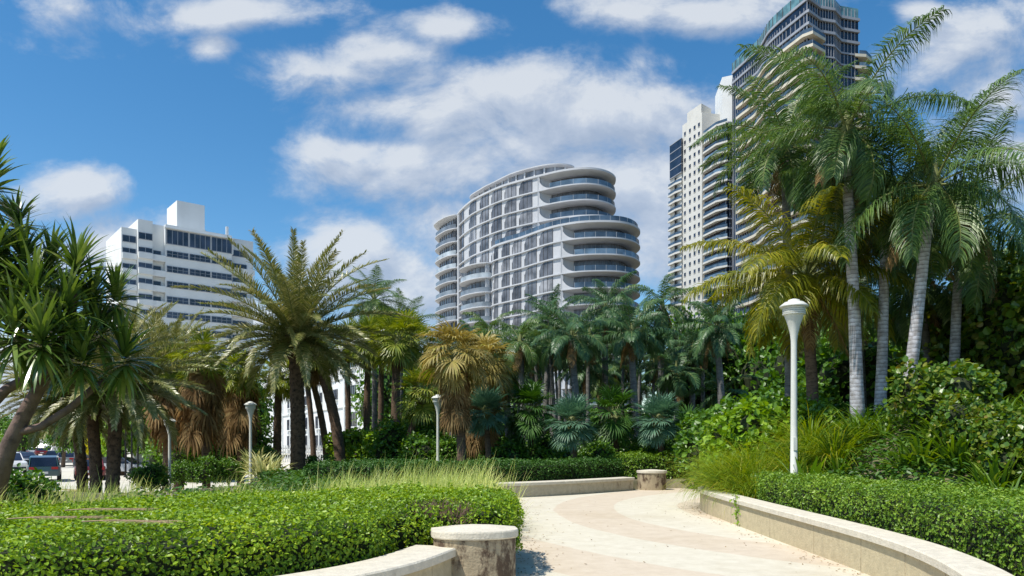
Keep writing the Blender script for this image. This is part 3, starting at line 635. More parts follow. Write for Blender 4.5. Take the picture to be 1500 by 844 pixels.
def walls():
    defs = [('low_garden_wall', 'low cream painted wall with a pale stone cap curving along the right of the plaza', RIGHTWALL, 1, .30, .52, 'wallp'),
            ('low_garden_wall', 'low ochre wall curving in front of the big hedge beside the near pillar', NEARWALL, 1, .42, .50, 'wallp'),
            ('low_garden_wall', 'low shade-greyed wall at the far end of the plaza, left of the small pillar', FARWALL, 1, .40, .43, 'wall_shade')]
    for nm, lb, pts, side, t, h, mt in defs:
        # the thickness lies on the planted side
        if pts is NEARWALL: side = -1
        b, c = wall_ribbon(pts, side, t, -.05, h, .5, .09, .05)
        r = thing(nm, lb, 'garden wall', (pts[5][0], pts[5][1], 0)); off = Vector(r.location)
        o = b.obj('wall_body', mt, r); o.location = -off; o = c.obj('wall_cap', 'cap', r); o.location = -off
        jb = MB(); Pj = spline(pts, 8); Tj = nrm(np.gradient(Pj, axis=0)); Sj = np.stack([-Tj[:, 1], Tj[:, 0]], 1)*side
        for i in range(5, len(Pj)-2, 7):
            q = Pj[i]-Sj[i]*.0005; jb.box((q[0], q[1], (h-.09)/2), (.004, .009, h-.095), 0, math.atan2(Sj[i][1], Sj[i][0]))
        o = jb.obj('joints', 'stone', r); o.location = -off
    def pillar(x, y, w, lb, top):
        r = thing('stone_pillar', lb, 'pillar', (x, y, 0), rz=R(8))
        # plan: straight back and sides, rounded front
        pts = []
        for i in range(25):
            a = math.pi + math.pi*i/24; pts.append((w/2*math.cos(a), .30*w*math.sin(a)-.10*w))
        pts += [(w/2, .12*w), (w*.22, .36*w), (0, .42*w), (-w*.22, .36*w), (-w/2, .12*w)]
        mb = MB(); k = 9
        for i in range(k):
            pass
        mb.prism([(a*.94, b*.94) for a, b in pts], -.05, top-.115); mb.obj('pillar_shaft', 'stone', r)
        cb = MB(); n = len(pts); prof = [(.97, top-.11), (1.0, top-.095), (1.0, top-.035), (.985, top-.02), (.6, top-.003), (.25, top+.012)]
        V = np.concatenate([[(a*s, b*s, z) for a, b in pts] for s, z in prof])
        cb.arr(V, [(i*n+j, i*n+(j+1) % n, (i+1)*n+(j+1) % n, (i+1)*n+j) for i in range(len(prof)-1) for j in range(n)])
        cb.poly += [([n-1-i for i in range(n)], 0), ([(len(prof)-1)*n+i for i in range(n)], 0)]
        cb.obj('pillar_cap', 'cap', r)
    pillar(-.42, 8.25, .96, 'large weathered stone pillar with a thick round-fronted cap at the end of the near hedge', .69)
    pillar(4.68, 24.75, .98, 'small stained stone pillar at the end of the shaded far wall', .66)
walls()

# ------------------------------------------------------------------ hedges and low planting
def hedges():
    # near hedge, with a bare brown patch behind the pillar
    poly = [(-1.16, 8.15), (-1.35, 7.3), (-1.8, 6.62), (-2.5, 6.0), (-3.5, 5.4), (-5.3, 4.8), (-8.5, 4.4), (-9.5, 7.4), (-6.8, 8.2), (-5.2, 9.0), (-3.6, 10.8), (-2.0, 11.6), (-.6, 11.4), (.12, 10.6), (.16, 9.1), (.02, 8.75)]
    r = thing('clipped_hedge', 'big bright green clipped hedge filling the foreground left of the near pillar', 'hedge', (-3, 7.5, .3))
    def bare(x, y):
        return (((x+.85)/.42)**2+((y-8.75)/.34)**2 < rng.uniform(.55, 1.1, len(x)))
    mb = MB(); hedge(mb, poly, .3, .93, 1500, .043, .045, .16, drop=bare)
    # twigs showing in the bare patch
    n = 480; P = np.stack([rng.uniform(-1.2, -.5, n), rng.uniform(8.45, 9.05, n), rng.uniform(.66, .82, n)], 1)
    q = MB()
    for p in P:
        d = np.array([rng.normal(0, .5), rng.normal(0, .5), 1.]); d = d/np.linalg.norm(d)*rng.uniform(.06, .2); q.tube([p, p+d*.5+rng.normal(0, .01, 3), p+d], [.006, .004, .002], 3, 0, cap=False)
    o = mb.obj('hedge_foliage', ['hedge', 'plant_core'], r); o.location = (3, -7.5, -.3)
    o = q.obj('bare_twigs', 'trunk_fan', r); o.location = (3, -7.5, -.3)
    # right hedge along the wall
    poly = [(4.75, 6.3), (4.78, 8.6), (4.80, 10.6), (4.76, 12.6), (4.78, 14.6), (5.15, 15.3), (5.45, 14.2), (5.9, 12.5), (6.6, 10), (7.4, 7.6), (7.6, 4.5), (5.2, 3.6), (4.9, 4.8)]
    r = thing('clipped_hedge', 'long dark green clipped hedge standing on the inner side of the right-hand curved wall', 'hedge', (5.5, 9, .3))
    mb = MB(); hedge(mb, poly, .35, 1.02, 1250, .042, .04, .16); o = mb.obj('hedge_foliage', ['hedge_r', 'plant_core'], r); o.location = (-5.5, -9, -.3)
    # far hedge behind the far wall
    poly = [(-6, 21.2), (-2.2, 21.25), (-.5, 21.8), (1.3, 22.9), (2.8, 24.2), (3.9, 25.4), (3.6, 27), (1, 25.4), (-2, 24), (-6, 23.6)]
    r = thing('clipped_hedge', 'dark hedge in deep shade behind the far wall', 'hedge', (0, 23, .3))
    mb = MB(); hedge(mb, poly, .3, 1.0, 520, .07, .07, .2); o = mb.obj('hedge_foliage', ['hedge_d', 'plant_core'], r); o.location = (0, -23, -.3)
    poly = [(3.2, 26.2), (4.4, 25.9), (6.4, 26.3), (9.5, 26.3), (9.5, 29), (4.2, 29), (2.6, 28.2)]
    r = thing('clipped_hedge', 'green hedge just behind the small far pillar, closing the end of the path', 'hedge', (6, 27, .3))
    mb = MB(); hedge(mb, poly, .0, 1.15, 520, .08, .1, .2); o = mb.obj('hedge_foliage', ['hedge_r', 'plant_core'], r); o.location = (-6, -27, -.3)
    # sprig rooted at the right wall
    mb = MB(); k = 60; P = np.stack([4.33+rng.normal(0, .03, k)-.03, 14.2+rng.normal(0, .09, k), rng.uniform(.03, .62, k)], 1)
    leaves(mb, P, rand_dirs(k), rand_dirs(k), .055*rng.uniform(.6, 1.3, k), .04, 0); mb.tube([(4.33, 14.2, 0), (4.31, 14.17, .3), (4.30, 14.23, .6)], .006, 4, 1)
    tag(mb.obj('weed_sprig', ['bush_y', 'rachis']), 'small leafy weed climbing the foot of the right-hand curved wall', 'weed')
    # long grass beyond the near hedge
    mb = MB(); n = 15000
    def scatter_grass(n, xr, f, h, w):
        x = rng.uniform(*xr, n); y = f(x); kk = rng.uniform(0, 1, n) < .62+.45*lump(x*1.6, y*1.3); x, y = x[kk], y[kk]; n = len(x); z = hgt(x, y)
        l = h*rng.uniform(.4, 1.1, n)*(.85+.28*lump(x*2.1, y*1.7)).clip(.3); az = rng.normal(.1, 1.0, n); e = np.radians(rng.normal(76, 12, n)); dr = np.abs(rng.normal(.7, .5, n))
        P = np.stack([x, y, z-.02], 1); pts = [P]
        for k in range(4):
            ee = e-dr*((k+.5)/4)**1.5; P = P+np.stack([np.cos(ee)*np.cos(az), np.cos(ee)*np.sin(az), np.sin(ee)], 1)*(l/4)[:, None]; pts.append(P)
        S = np.stack([-np.sin(az), np.cos(az), np.zeros(n)], 1); V = []
        for k, pp in enumerate(pts):
            ww = w*[.8, 1, .9, .6, .08][k]/2; V += [pp-S*ww, pp+S*ww]
        V = np.stack(V, 1).reshape(-1, 3); kk = np.arange(n)[:, None]*10
        mb.arr(V, np.concatenate([kk+np.array([2*i, 2*i+1, 2*i+3, 2*i+2]) for i in range(4)], 1).reshape(-1, 4))
    scatter_grass(14000, (-10.5, -1.0), lambda x: np.interp(x, [-10, -5, -3, -.5], [8.2, 9.6, 11.6, 12])+np.abs(rng.normal(0, 1.5, len(x))), .84, .013)
    scatter_grass(10000, (-3.2, -.25), lambda x: 11.9+np.abs(rng.normal(0, 2.2, len(x))), 1.0, .014)
    scatter_grass(2500, (-16, -8), lambda x: rng.uniform(12, 19, len(x)), .6, .014)
    scatter_grass(900, (-2.2, .05), lambda x: rng.uniform(11.8, 18, len(x)), 1.3, .013)
    tag(mb.obj('long_grass', 'grass'), 'pale feathery dune grass growing along the back of the big near hedge', 'grass', kind='stuff')
    # leafy ground cover under the trees
    mb = MB(); n = 42000
    x = rng.uniform(-16, 0, n); y = rng.uniform(14, 34, n); k = (y > 14.5+.25*(x+1)+rng.normal(0, .4, n)) & ~((x < -7.2) & (y > 14.5) & (x < -.36*y+.5)) ; x, y = x[k], y[k]
    z = hgt(x, y)+(.28+.16*lump(x*.9, y*.9)).clip(.05)*rng.uniform(.1, 1, len(x)); P = np.stack([x, y, z], 1)
    Nn = nrm(rand_dirs(len(x))*.6+np.array([0, 0, 1])); leaves(mb, P, np.cross(Nn, rand_dirs(len(x))), Nn, .13*rng.uniform(.6, 1.3, len(x)), .075)
    n = 42000; x = rng.uniform(5.2, 15, n); y = rng.uniform(5, 22, n); k = ~((y > 19.3) & (y < 26) & (x < 8)); x, y = x[k], y[k]
    z = hgt(x, y)+(.30+.16*lump(x*.9, y*.9)).clip(.05)*rng.uniform(.1, 1, len(x)); P = np.stack([x, y, z], 1)
    Nn = nrm(rand_dirs(len(x))*.6+np.array([0, 0, 1])); leaves(mb, P, np.cross(Nn, rand_dirs(len(x))), Nn, .13*rng.uniform(.6, 1.3, len(x)), .075)
    n = 16000; x = rng.uniform(-7, 16, n); y = rng.uniform(24, 56, n); k = y > 26+.0*x; k &= ~((x < 9) & (y < 27.5) & (x > 3)); x, y = x[k], y[k]
    z = hgt(x, y)+.5*rng.uniform(.1, 1, len(x)); P = np.stack([x, y, z], 1)
    Nn = nrm(rand_dirs(len(x))*.6+np.array([0, 0, 1])); leaves(mb, P, np.cross(Nn, rand_dirs(len(x))), Nn, .2*rng.uniform(.6, 1.3, len(x)), .12)
    tag(mb.obj('ground_cover', 'cover'), 'low dark leafy ground cover under the palms', 'ground cover', kind='stuff')
hedges()
# ------------------------------------------------------------------ palms and trees
def trunk_pts(dx, dy, H, lean_pow=1.6, n=14, wig=.03):
    t = np.linspace(0, 1, n)
    return np.stack([dx*t**lean_pow+wig*np.sin(t*5+dx), dy*t**lean_pow, H*t], 1)

def palm(name, label, base_px, d, base_z, crown_px, crown_py, crown_me, trunk_mat, r0, r1, group=None, cscale=1.0, crz=0., skirt=None, dcrown=0., kind='coco', lean_pow=1.5, sscale=1., cat='palm tree'):
    bx = (base_px-750)/F*d; bz = base_z if base_z is not None else float(hgt(bx, d))
    cx, cy, cz = at(crown_px, crown_py, d+dcrown)
    r = thing(name, label, cat, (bx, d, bz-.02), group)
    H = cz-bz; P = trunk_pts(cx-bx, dcrown, H, lean_pow); t = np.linspace(0, 1, len(P))
    mb = MB()
    if kind == 'coco':
        rad = r1+(r0-r1)*(1-t)**.8+r0*.35*np.exp(-t*14); mb.tube(P, rad, 14, 0)
    elif kind == 'date':
        n = 70; t2 = np.linspace(0, 1, n); P2 = np.stack([np.interp(t2, t, P[:, i]) for i in range(3)], 1)
        rad = (r1+(r0-r1)*(1-t2)**.5)*(1+.35*np.clip((t2-.88)/.12, 0, 1)**1.5)
        mb.tube(P2, rad, 22, 0, mod=lambda i, th: 1+.10*np.sin(i*math.pi/1.55+th*2)*np.sin(th*8+i*.5))
        # leaf boots under the crown
        for i in range(60):
            a = i*2.4; zz = -.75*rng.uniform(0, 1); rr = r1*1.25
            mb.tube([P[-1]+np.array([rr*math.cos(a)*.8, rr*math.sin(a)*.8, zz]), P[-1]+np.array([rr*math.cos(a)*1.6, rr*math.sin(a)*1.6, zz+.24])], [.07, .03], 4, 0)
    else:
        n = 40; t2 = np.linspace(0, 1, n); P2 = np.stack([np.interp(t2, t, P[:, i]) for i in range(3)], 1)
        rad = r1+(r0-r1)*(1-t2)**.6; mb.tube(P2, rad, 14, 0, mod=lambda i, th: 1+.06*np.sin(i*1.9+th*3)*np.cos(th*5))
    mb.obj('trunk', trunk_mat, r, smooth=True)
    link('crown', crown_me, r, (cx-bx, dcrown, H), crz, cscale)
    if skirt is not None: link('dead_leaf_skirt', skirt, r, (cx-bx, dcrown, H-.1*cscale), crz*1.7, sscale)
    return r

W1 = (.75, .1, .0)
coco = [pinnate_crown('coconut_crown', M['coco_l'], 17, 3.9, -50, 78, 88, 130, 1.0, .027, 1.0, .06, W1, .034, 3, nuts=5, az0=k*1.3, jit=.24, lvar=.2) for k in range(3)]
coco_calm = pinnate_crown('coconut_crown', M['coco_l'], 22, 2.9, -38, 82, 74, 95, .6, .026, .45, .15, (.12, 0, 0), .026, 4, az0=.6)
coco_y = pinnate_crown('yellow_coconut_crown', M['coco_y'], 30, 3.7, -30, 66, 66, 105, .85, .034, .85, .1, (.1, 0, .0), .034, 3, nuts=4, jit=.2)
GM = [M['blue_l'], M['coco_l'], M['blue_l']]
grove = [pinnate_crown('grove_palm_crown', M['blue_l'], 19, 3.0, -42, 78, 85, 46, .62, .055, .5, .22, (0, 0, 0), .028, 5, az0=k*.9, vee=.2) if False else
         pinnate_crown('grove_palm_crown', GM[k], (19, 15, 22)[k], 3.0, (-42, -55, -30)[k], 78, (85, 100, 70)[k], 84, .66, .036, .95, .06, (0, 0, 0), .028, 5, az0=k*.9, jit=.2) for k in range(3)]
grove_small = pinnate_crown('slender_palm_crown', M['blue_l'], 13, 1.9, -30, 75, 90, 34, .5, .05, .45, .25, (0, 0, 0), .02, 3)
dates = [pinnate_crown('date_palm_crown', M['date_l'], 74, 5.0, -20, 86, 50, 130, .54, .036, .22, .40, (.06, 0, 0), .035, 0, pet=.10, fwd=.9, boss=True, jit=.22, tipk=.4, az0=k, dvar=.4, fold=.85) for k in range(2)]
fans = [fan_crown('fan_palm_crown', M['fan_l'], 34, 1.1, 1.05, -55, 84, .55, 28, k) for k in range(2)]
fan_gold = fan_crown('tawny_fan_crown', M['gold_l'], 40, 1.2, 1.1, -70, 80, 1.0, 28)
fan_blue = fan_crown('silver_fan_crown', M['silver_l'], 40, .65, .62, -45, 84, .35, 34)
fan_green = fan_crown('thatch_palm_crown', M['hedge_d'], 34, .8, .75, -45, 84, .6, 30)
skirts = [skirt_mesh('dead_leaf_skirt', M['dead_l'], 130, 3.4, pet=.75, size=1.0), skirt_mesh('dead_leaf_skirt', M['dead_l'], 42, 1.5), skirt_mesh('dead_leaf_skirt', M['dead_l'], 95, 2.3, pet=.7, size=.9)]

# ---- coconut palms of the right-hand bed
palm('coconut_palm', 'tallest windblown coconut palm with a grey ringed trunk, just right of the big lamp post', 1258, 17.0, None, 1240, 190, coco[0], M['coco'], .145, .10, cscale=.84, crz=2.9, lean_pow=.8)
palm('coconut_palm', 'coconut palm with a straight pale trunk, second from the left of the pale trunks', 1288, 17.8, None, 1303, 285, coco[1], M['coco'], .13, .09, cscale=.70, crz=.5)
palm('coconut_palm', 'coconut palm leaning right on a curved pale grey trunk with a wide drooping crown', 1318, 16.4, None, 1368, 270, coco[2], M['coco'], .14, .095, cscale=.86, crz=4.0, lean_pow=.85)
palm('coconut_palm', 'coconut palm farthest right, its pale trunk rising behind the sea grape shrubs', 1393, 19.0, None, 1412, 330, coco[1], M['coco'], .135, .095, cscale=.9, crz=3.3)
palm('coconut_palm', 'slim grey coconut palm with a spiky round crown in front of the two towers', 1156, 20.0, None, 1152, 212, coco_calm, M['thin_trunk'], .14, .10, cscale=1.0, crz=.0)
palm('coconut_palm', 'yellow-green coconut palm with a dark trunk directly behind the big lamp post', 1190, 18.6, None, 1180, 408, coco_y, M['trunk_fan'], .15, .12, cscale=.92, crz=1.0)
palm('coconut_palm', 'coconut palm with a brown leaning trunk and a low crown behind the pale trunks', 1368, 21.0, None, 1345, 420, coco[0], M['thin_trunk'], .15, .1, cscale=.68, crz=1.9)
palm('coconut_palm', 'low green coconut palm crown behind the two leftmost pale trunks', 1262, 23.0, None, 1255, 430, coco[2], M['thin_trunk'], .15, .1, cscale=.75, crz=5.2)
palm('coconut_palm', 'small coconut palm at the right edge in front of the sea grape tree', 1478, 23.0, None, 1490, 400, coco[0], M['thin_trunk'], .15, .1, cscale=.62, crz=.7)

# ---- palm grove in front of the curved building
G = 'tall palms of the grove below the curved building'
for bx, px, py, d, s, i, lb in [
    (884, 888, 452, 38, .92, 0, 'tall dark palm whose crown stands in front of the curved building balconies'),
    (966, 970, 447, 38, .90, 1, 'tallest palm of the grove, at its right end, crown against the open sky'),
    (932, 925, 487, 34, .88, 2, 'dark-trunked palm between the two tallest palms of the grove'),
    (848, 838, 492, 33, .86, 0, 'green feathery palm in the middle of the grove, its fronds curling down'),
    (770, 762, 500, 35, .84, 1, 'bluish palm at the left of the grove beside the rust-coloured fan palm'),
    (1058, 1050, 480, 36, .92, 2, 'pale bluish palm at the right end of the grove beside the yellow-green shrubs'),
    (795, 806, 470, 43, .86, 2, 'palm half hidden behind the grove with its crown at the foot of the curved building'),
    (715, 716, 488, 44, .84, 1, 'palm behind the rust-coloured fan palm, crown below the left end of the curved building'),
    (1012, 1016, 510, 42, .85, 0, 'palm set back in the grove between its two right-hand palms')]:
    palm('grove_palm', lb, bx, d, None, px, py, grove[i], M['thin_trunk'], .19, .13, G, s, rng.uniform(0, 6), lean_pow=1.1)
g2 = 'thin-trunked palms filling the grove'
for i in range(60):
    px = 662+i*6.6+rng.uniform(-8, 8); d = rng.uniform(36, 58); py = rng.uniform(488, 575)+(20 if i < 4 or i > 54 else 0)
    palm('slender_palm', 'thin-trunked palm standing among the others inside the shaded grove', px+rng.uniform(-8, 8), d, None, px, py, grove_small if i % 2 else grove[i % 3], M['thin_trunk'], .12, .08, g2, rng.uniform(.85, 1.15) if i % 2 else rng.uniform(.6, .8), rng.uniform(0, 6), lean_pow=1.2)
for px, py, d, s, me, lb in [(712, 606, 26.5, .92, fan_blue, 'low bluish palm beside the rust-coloured skirt of the fan palm'), (838, 622, 26, 1.0, fan_blue, 'silvery round fan palm in the middle, low under the grove'),
                        (966, 618, 27, 1.0, fan_blue, 'blue-green fan palm low at the right of the grove above the far pillar'), (775, 606, 28, 1.0, fan_green, 'dark green low fan palm left of the silvery one'),
                        (900, 612, 28.5, 1.0, fan_green, 'dark green low fan palm right of the silvery one'), (1010, 640, 29, .9, fan_green, 'dark small fan palm behind the golden grass clump')]:
    palm('low_fan_palm', lb, px+3, d, None, px, py, me, M['trunk_fan'], .11, .10, 'low fan palms under the grove', s, rng.uniform(0, 6), kind='fan')

# ---- fan palms, middle left
fg = 'fan palms behind the lamps'
for bx, px, py, d, s, sk, ss, r0, lb in [
    (676, 667, 524, 24.5, .74, 0, .66, .16, 'fan palm with a huge rust-brown skirt of dead leaves over the middle lamp post'),
    (700, 706, 540, 28, .8, 0, .9, .14, 'smaller fan palm with a brown skirt, just right of the middle lamp post'),
    (302, 296, 530, 30, .72, 2, 1.2, .17, 'fan palm with a long brown skirt, left of the date palm lamp post'),
    (242, 246, 545, 32, .7, 2, 1.1, .16, 'fan palm with brown skirt above the far-left small lamp post'),
    (352, 350, 548, 33, .7, 2, 1.2, .16, 'brown-skirted fan palm just left of the big date palm'),
    (404, 410, 552, 35, .75, None, 1, .2, 'green fan palm with a bare brown trunk immediately left of the big date palm trunk'),
    (500, 464, 520, 34, .72, 1, .6, .26, 'fan palm with a thick trunk leaning left in front of the white hotel'),
    (480, 452, 535, 36, .66, None, 1, .17, 'fan palm with a thin leaning trunk crossing behind the thick leaning one'),
    (460, 446, 522, 40, .72, 1, .5, .16, 'fan palm with upright trunk close right of the big date palm trunk'),
    (509, 510, 505, 40, .75, None, 1, .17, 'dark upright fan palm in front of the middle windows of the white hotel'),
    (535, 541, 505, 36, .78, 1, .5, .17, 'fan palm with a slim trunk in front of the right-hand windows of the white hotel'),
    (556, 561, 495, 38, .85, 1, .5, .16, 'tall fan palm with slim trunk left of the green shrubs by the white hotel'),
    (577, 583, 500, 34, .85, 1, .6, .22, 'fan palm with a thick dark trunk above the pink flowers'),
    (612, 606, 505, 38, .95, 1, .6, .17, 'fan palm with fresh crown just left of the rust-coloured one'),
    (590, 620, 580, 30, .75, None, 1, .15, 'low green fan palm leaning over the shrubs left of the middle lamp post')]:
    palm('fan_palm', lb, bx, d, None, px, py, fan_gold if px in (667, 706) else fans[int(px) % 2], M['trunk_fan'], r0, r0*.75, fg, s, rng.uniform(0, 6), skirts[sk] if sk is not None else None, kind='fan', sscale=ss)
palm('coconut_palm', 'slender coconut palm with a windblown crown against the clouds behind the big date palm', 548, 42, None, 548, 440, coco_calm, M['thin_trunk'], .17, .11, cscale=.95, crz=2.0)
palm('coconut_palm', 'coconut palm with feathery fronds left of the curved building, behind the fan palms', 585, 45, None, 590, 478, coco_calm, M['thin_trunk'], .17, .11, cscale=.9, crz=4.0)

# ---- date palms
palm('date_palm', 'big date palm with a wide open crown standing alone in front of the white hotel', 436, 29, .3, 434, 497, dates[0], M['trunk_date'], .29, .23, cscale=.96, crz=.0, kind='date')
palm('date_palm', 'date palm with dark shaggy trunk, leftmost of the three by the car park', 121, 24.6, -.4, 108, 590, dates[1], M['trunk_date'], .17, .15, 'date palms by the car park', .62, 1.0, kind='date')
palm('date_palm', 'date palm with dark shaggy trunk, middle one of the three by the car park', 140, 23.2, -.2, 134, 580, dates[0], M['trunk_date'], .18, .155, 'date palms by the car park', .60, 2.0, kind='date')
palm('date_palm', 'date palm with dark shaggy trunk, rightmost of the three by the car park', 163, 23.0, -.2, 174, 572, dates[1], M['trunk_date'], .20, .175, 'date palms by the car park', .72, 3.6, kind='date')
palm('date_palm', 'date palm with a pale crown behind the brown-skirted fan palms on the left', 262, 36, None, 252, 545, dates[0], M['trunk_date'], .24, .2, None, .72, 4.5, kind='date')

# ---- screw pine at the far left
def screw_pine():
    r = thing('screw_pine', 'branching screw pine with big spiky rosettes at the left edge of the picture', 'tree', (*at(-10, 700, 11.2)[:2], .2))
    o = np.array(r.location)
    def p(px, py, d=11.0): return np.array(at(px, py, d))-o
    tb = MB()
    tb.tube([np.array([-.15, 0, -.1]), p(12, 655), p(34, 610), p(62, 560), p(95, 500, 11), p(112, 430, 11)], [.125, .115, .105, .09, .07, .05], 12)
    tb.obj('trunk', 'bark_pan', r, smooth=True)
    for pts, rr in [([p(24, 634), p(60, 625), p(100, 600, 11.1), p(140, 566, 11.2), p(182, 545, 11.3)], [.065, .06, .055, .05, .04]),
                    ([p(-20, 600, 10.6), p(10, 570, 10.7), p(50, 548, 10.8), p(95, 540, 10.8)], [.08, .07, .06, .05]),
                    ([p(55, 570), p(30, 500, 10.8), p(-5, 420, 10.8), p(-12, 310, 10.8)], [.08, .08, .07, .05]),
                    ([p(80, 530), p(60, 490, 10.5), p(50, 460, 10.4)], [.06, .05, .04]),
                    ([p(95, 500), p(140, 480, 11.3), p(165, 455, 11.5)], [.06, .05, .04])]:
        MB().tube(pts, rr, 10).obj('branch', 'bark_pan', r, smooth=True)
    def ros(n, L):
        mb = MB(); straps(mb, n, L, .06, -50, 88, .5, up=.35, sp=.04, seg=6, wk=[.8, 1, .95, .8, .5, .05])
        return mb.mesh('leaf_rosette', M['pan_l'], True)
    RM = [ros(120, .68), ros(100, .62), ros(120, .72)]
    heads = [(-20, 300, 10.8, 1.1, 0), (-45, 365, 10.7, 1.05, 1), (25, 345, 11.3, .8, 1), (112, 415, 11, .95, 2), (98, 470, 10.6, .9, 0), (50, 455, 10.4, .95, 2), (5, 430, 10.9, 1.0, 1), (170, 455, 11.5, .8, 0),
             (20, 510, 10.2, 1.0, 2), (-30, 470, 10.3, 1.0, 0), (98, 540, 10.8, .9, 1), (182, 542, 11.3, .95, 2), (145, 505, 11.2, .95, 1), (60, 520, 10.1, .95, 0), (135, 455, 11.2, .85, 2), (75, 400, 11.3, .8, 0), (35, 400, 10.9, .9, 2), (85, 505, 10.5, .9, 1), (120, 545, 10.7, .9, 0), (30, 460, 11.4, .9, 1), (-30, 520, 11.2, .9, 1), (70, 430, 11.5, .8, 0), (-10, 395, 10.5, 1.0, 2)]
    for i, (px, py, d, s, k) in enumerate(heads):
        link('leaf_rosette', RM[k], r, tuple(p(px, py, d)), i*1.7, s)
screw_pine()

# ---- shrubs
def shrub(name, label, px, d, z, me, s=1., rz=None, cat='shrub', group=None, sz=None):
    x = (px-750)/F*d; zz = float(hgt(x, d))-.05 if z is None else z
    o = link(name, me, None, (x, d, zz), rng.uniform(0, 6) if rz is None else rz, (s, s, s if sz is None else sz)); return tag(o, label, cat, group)
B_g = [bush_mesh('leafy_shrub', (1.6, 1.4, 1.7), 4200, .14, M['bush']) for _ in range(2)]
B_y = [bush_mesh('bright_shrub', (1.7, 1.5, 1.7), 4200, .17, M['bush_y'], aspect=.85) for _ in range(2)]
B_gr = [bush_mesh('sea_grape', (2.2, 2.0, 2.2), 4800, .20, M['grape'], 18, .95, .5) for _ in range(2)]
B_d = [bush_mesh('dark_shrub', (2.4, 1.8, 2.4), 5200, .17, M['bush'], 18) for _ in range(2)]
T_big = bush_mesh('sea_grape_crown', (3.4, 3.0, 4.6), 9500, .23, M['grape'], 30, .95, .5)

# sea grape trees behind at the right edge
for px, d, s, z, lb in [(1470, 21, 1.0, None, 'tall round-leaved sea grape tree filling the right edge behind the pale palm trunks'), (1565, 18, 1.0, None, 'round-leaved sea grape tree cut by the right edge of the picture'),
                    (1400, 26, .8, None, 'sea grape tree seen between the pale coconut trunks, further back')]:
    x = (px-750)/F*d; r = thing('sea_grape_tree', lb, 'tree', (x, d, float(hgt(x, d))))
    MB().tube([(0, 0, -.1), (.1, 0, 1.0), (.3, .1, 2.2), (.2, 0, 3.2)], [.16, .13, .1, .05], 8).obj('trunk', 'trunk_fan', r)
    MB().tube([(.1, 0, .9), (-.5, .1, 1.9), (-1.0, .1, 3.0)], [.1, .08, .04], 8).obj('branch', 'trunk_fan', r)
    link('crown', T_big, r, (0, 0, .5), px*.3, s*.86)
for px, d, s, i, lb in [(1432, 13.2, .42, 0, 'round-leaved sea grape shrub below the pale palm trunks, with a few reddish leaves'), (1500, 12.2, .44, 1, 'round-leaved sea grape shrub at the right edge behind the hedge'),
                     (1372, 14.5, .55, 1, 'small sea grape shrub at the foot of the farthest-right pale trunk')]:
    shrub('sea_grape', lb, px, d, None, B_gr[i], s, group='sea grape shrubs')
for px, d, z, s, me, lb in [(1105, 19.8, .5, 1.05, B_y[0], 'bright yellow-green broad-leaved shrub above the golden grass, left of the lamp'), (1145, 19.0, .8, 1.1, B_y[1], 'tall bright broad-leaved shrub right behind the lamp post'),
                        (1072, 22.5, .3, 1.0, B_y[1], 'yellow-green broad-leaved shrub at the left end of the right-hand bed'), (1215, 18.5, 1.0, .85, B_g[0], 'dark leafy shrub between the lamp and the tallest pale trunk'),
                        (1105, 23, .5, 1.4, B_g[1], 'tall dark leafy shrub behind the bright ones left of the lamp'), (1045, 25.5, .2, 1.35, B_g[0], 'dark leafy shrub closing the view right of the far pillar'),
                        (1165, 25, 1.2, 1.3, B_g[1], 'leafy shrub high behind the yellow-green palm trunk'), (1240, 26, 1.6, 1.5, B_d[0], 'dark shrub behind the two leftmost pale trunks'),
                        (1320, 27, 1.6, 1.4, B_d[1], 'dark shrub behind the leaning pale trunk'), (1010, 29.5, .2, 1.0, B_g[1], 'dark leafy shrub at the end of the path')]:
    shrub('leafy_shrub', lb, px, d, z, me, s)
for px, d, z, s, me, lb in [(510, 36, .2, 1.05, B_y[0], 'bright green shrub under the windows of the white hotel'), (545, 35, .2, 1.1, B_y[1], 'bright green shrub right of the leaning trunks by the white hotel'),
                        (600, 31, .2, 1.25, B_g[0], 'green shrub between the thick dark trunk and the middle lamp post'), (625, 29, .2, .95, B_g[1], 'green shrub left of the foot of the middle lamp post'),
                        (600, 38, .2, 1.4, B_g[1], 'large green shrub behind the fan palms left of the middle lamp'), (330, 34.5, .2, 1.0, B_d[0], 'dark green shrub behind the date palm lamp post'),
                        (270, 34.5, .0, 1.0, B_d[1], 'dark green shrub behind the brown-skirted fan palm'), (335, 34, .2, 1.15, B_g[0], 'tall green shrub left of the big date palm trunk'),
                        (222, 27, -.2, .55, B_g[1], 'low green shrub by the far-left small lamp post'), (300, 38, .2, 1.3, B_d[0], 'tall dark shrub behind the brown skirts'),
                        (385, 31, .2, .65, B_g[1], 'small green shrub at the foot of the big date palm, left side'), (466, 30, .1, .5, B_g[0], 'low dark shrub at the foot of the big date palm, right side'),
                        (15, 12.8, .0, .62, B_g[1], 'dark glossy shrub at the left edge behind the big hedge'), (-40, 11.8, .0, .7, B_g[0], 'dark glossy shrub cut by the left edge of the picture'),
                        (300, 28.5, .0, .55, B_g[0], 'low dense shrub below the brown-skirted fan palm, left of the lamp'), (335, 29, .0, .5, B_g[1], 'low dense shrub just left of the date palm lamp post'), (268, 29.5, -.1, .5, B_g[1], 'low dense shrub right of the far-left small lamp post'),
                        (545, 27, .1, .4, B_g[0], 'low spreading shrub in front of the leaning trunks'), (500, 26, .1, .4, B_g[1], 'low spreading shrub left of the leaning trunks')]:
    shrub('leafy_shrub', lb, px, d, z, me, s)
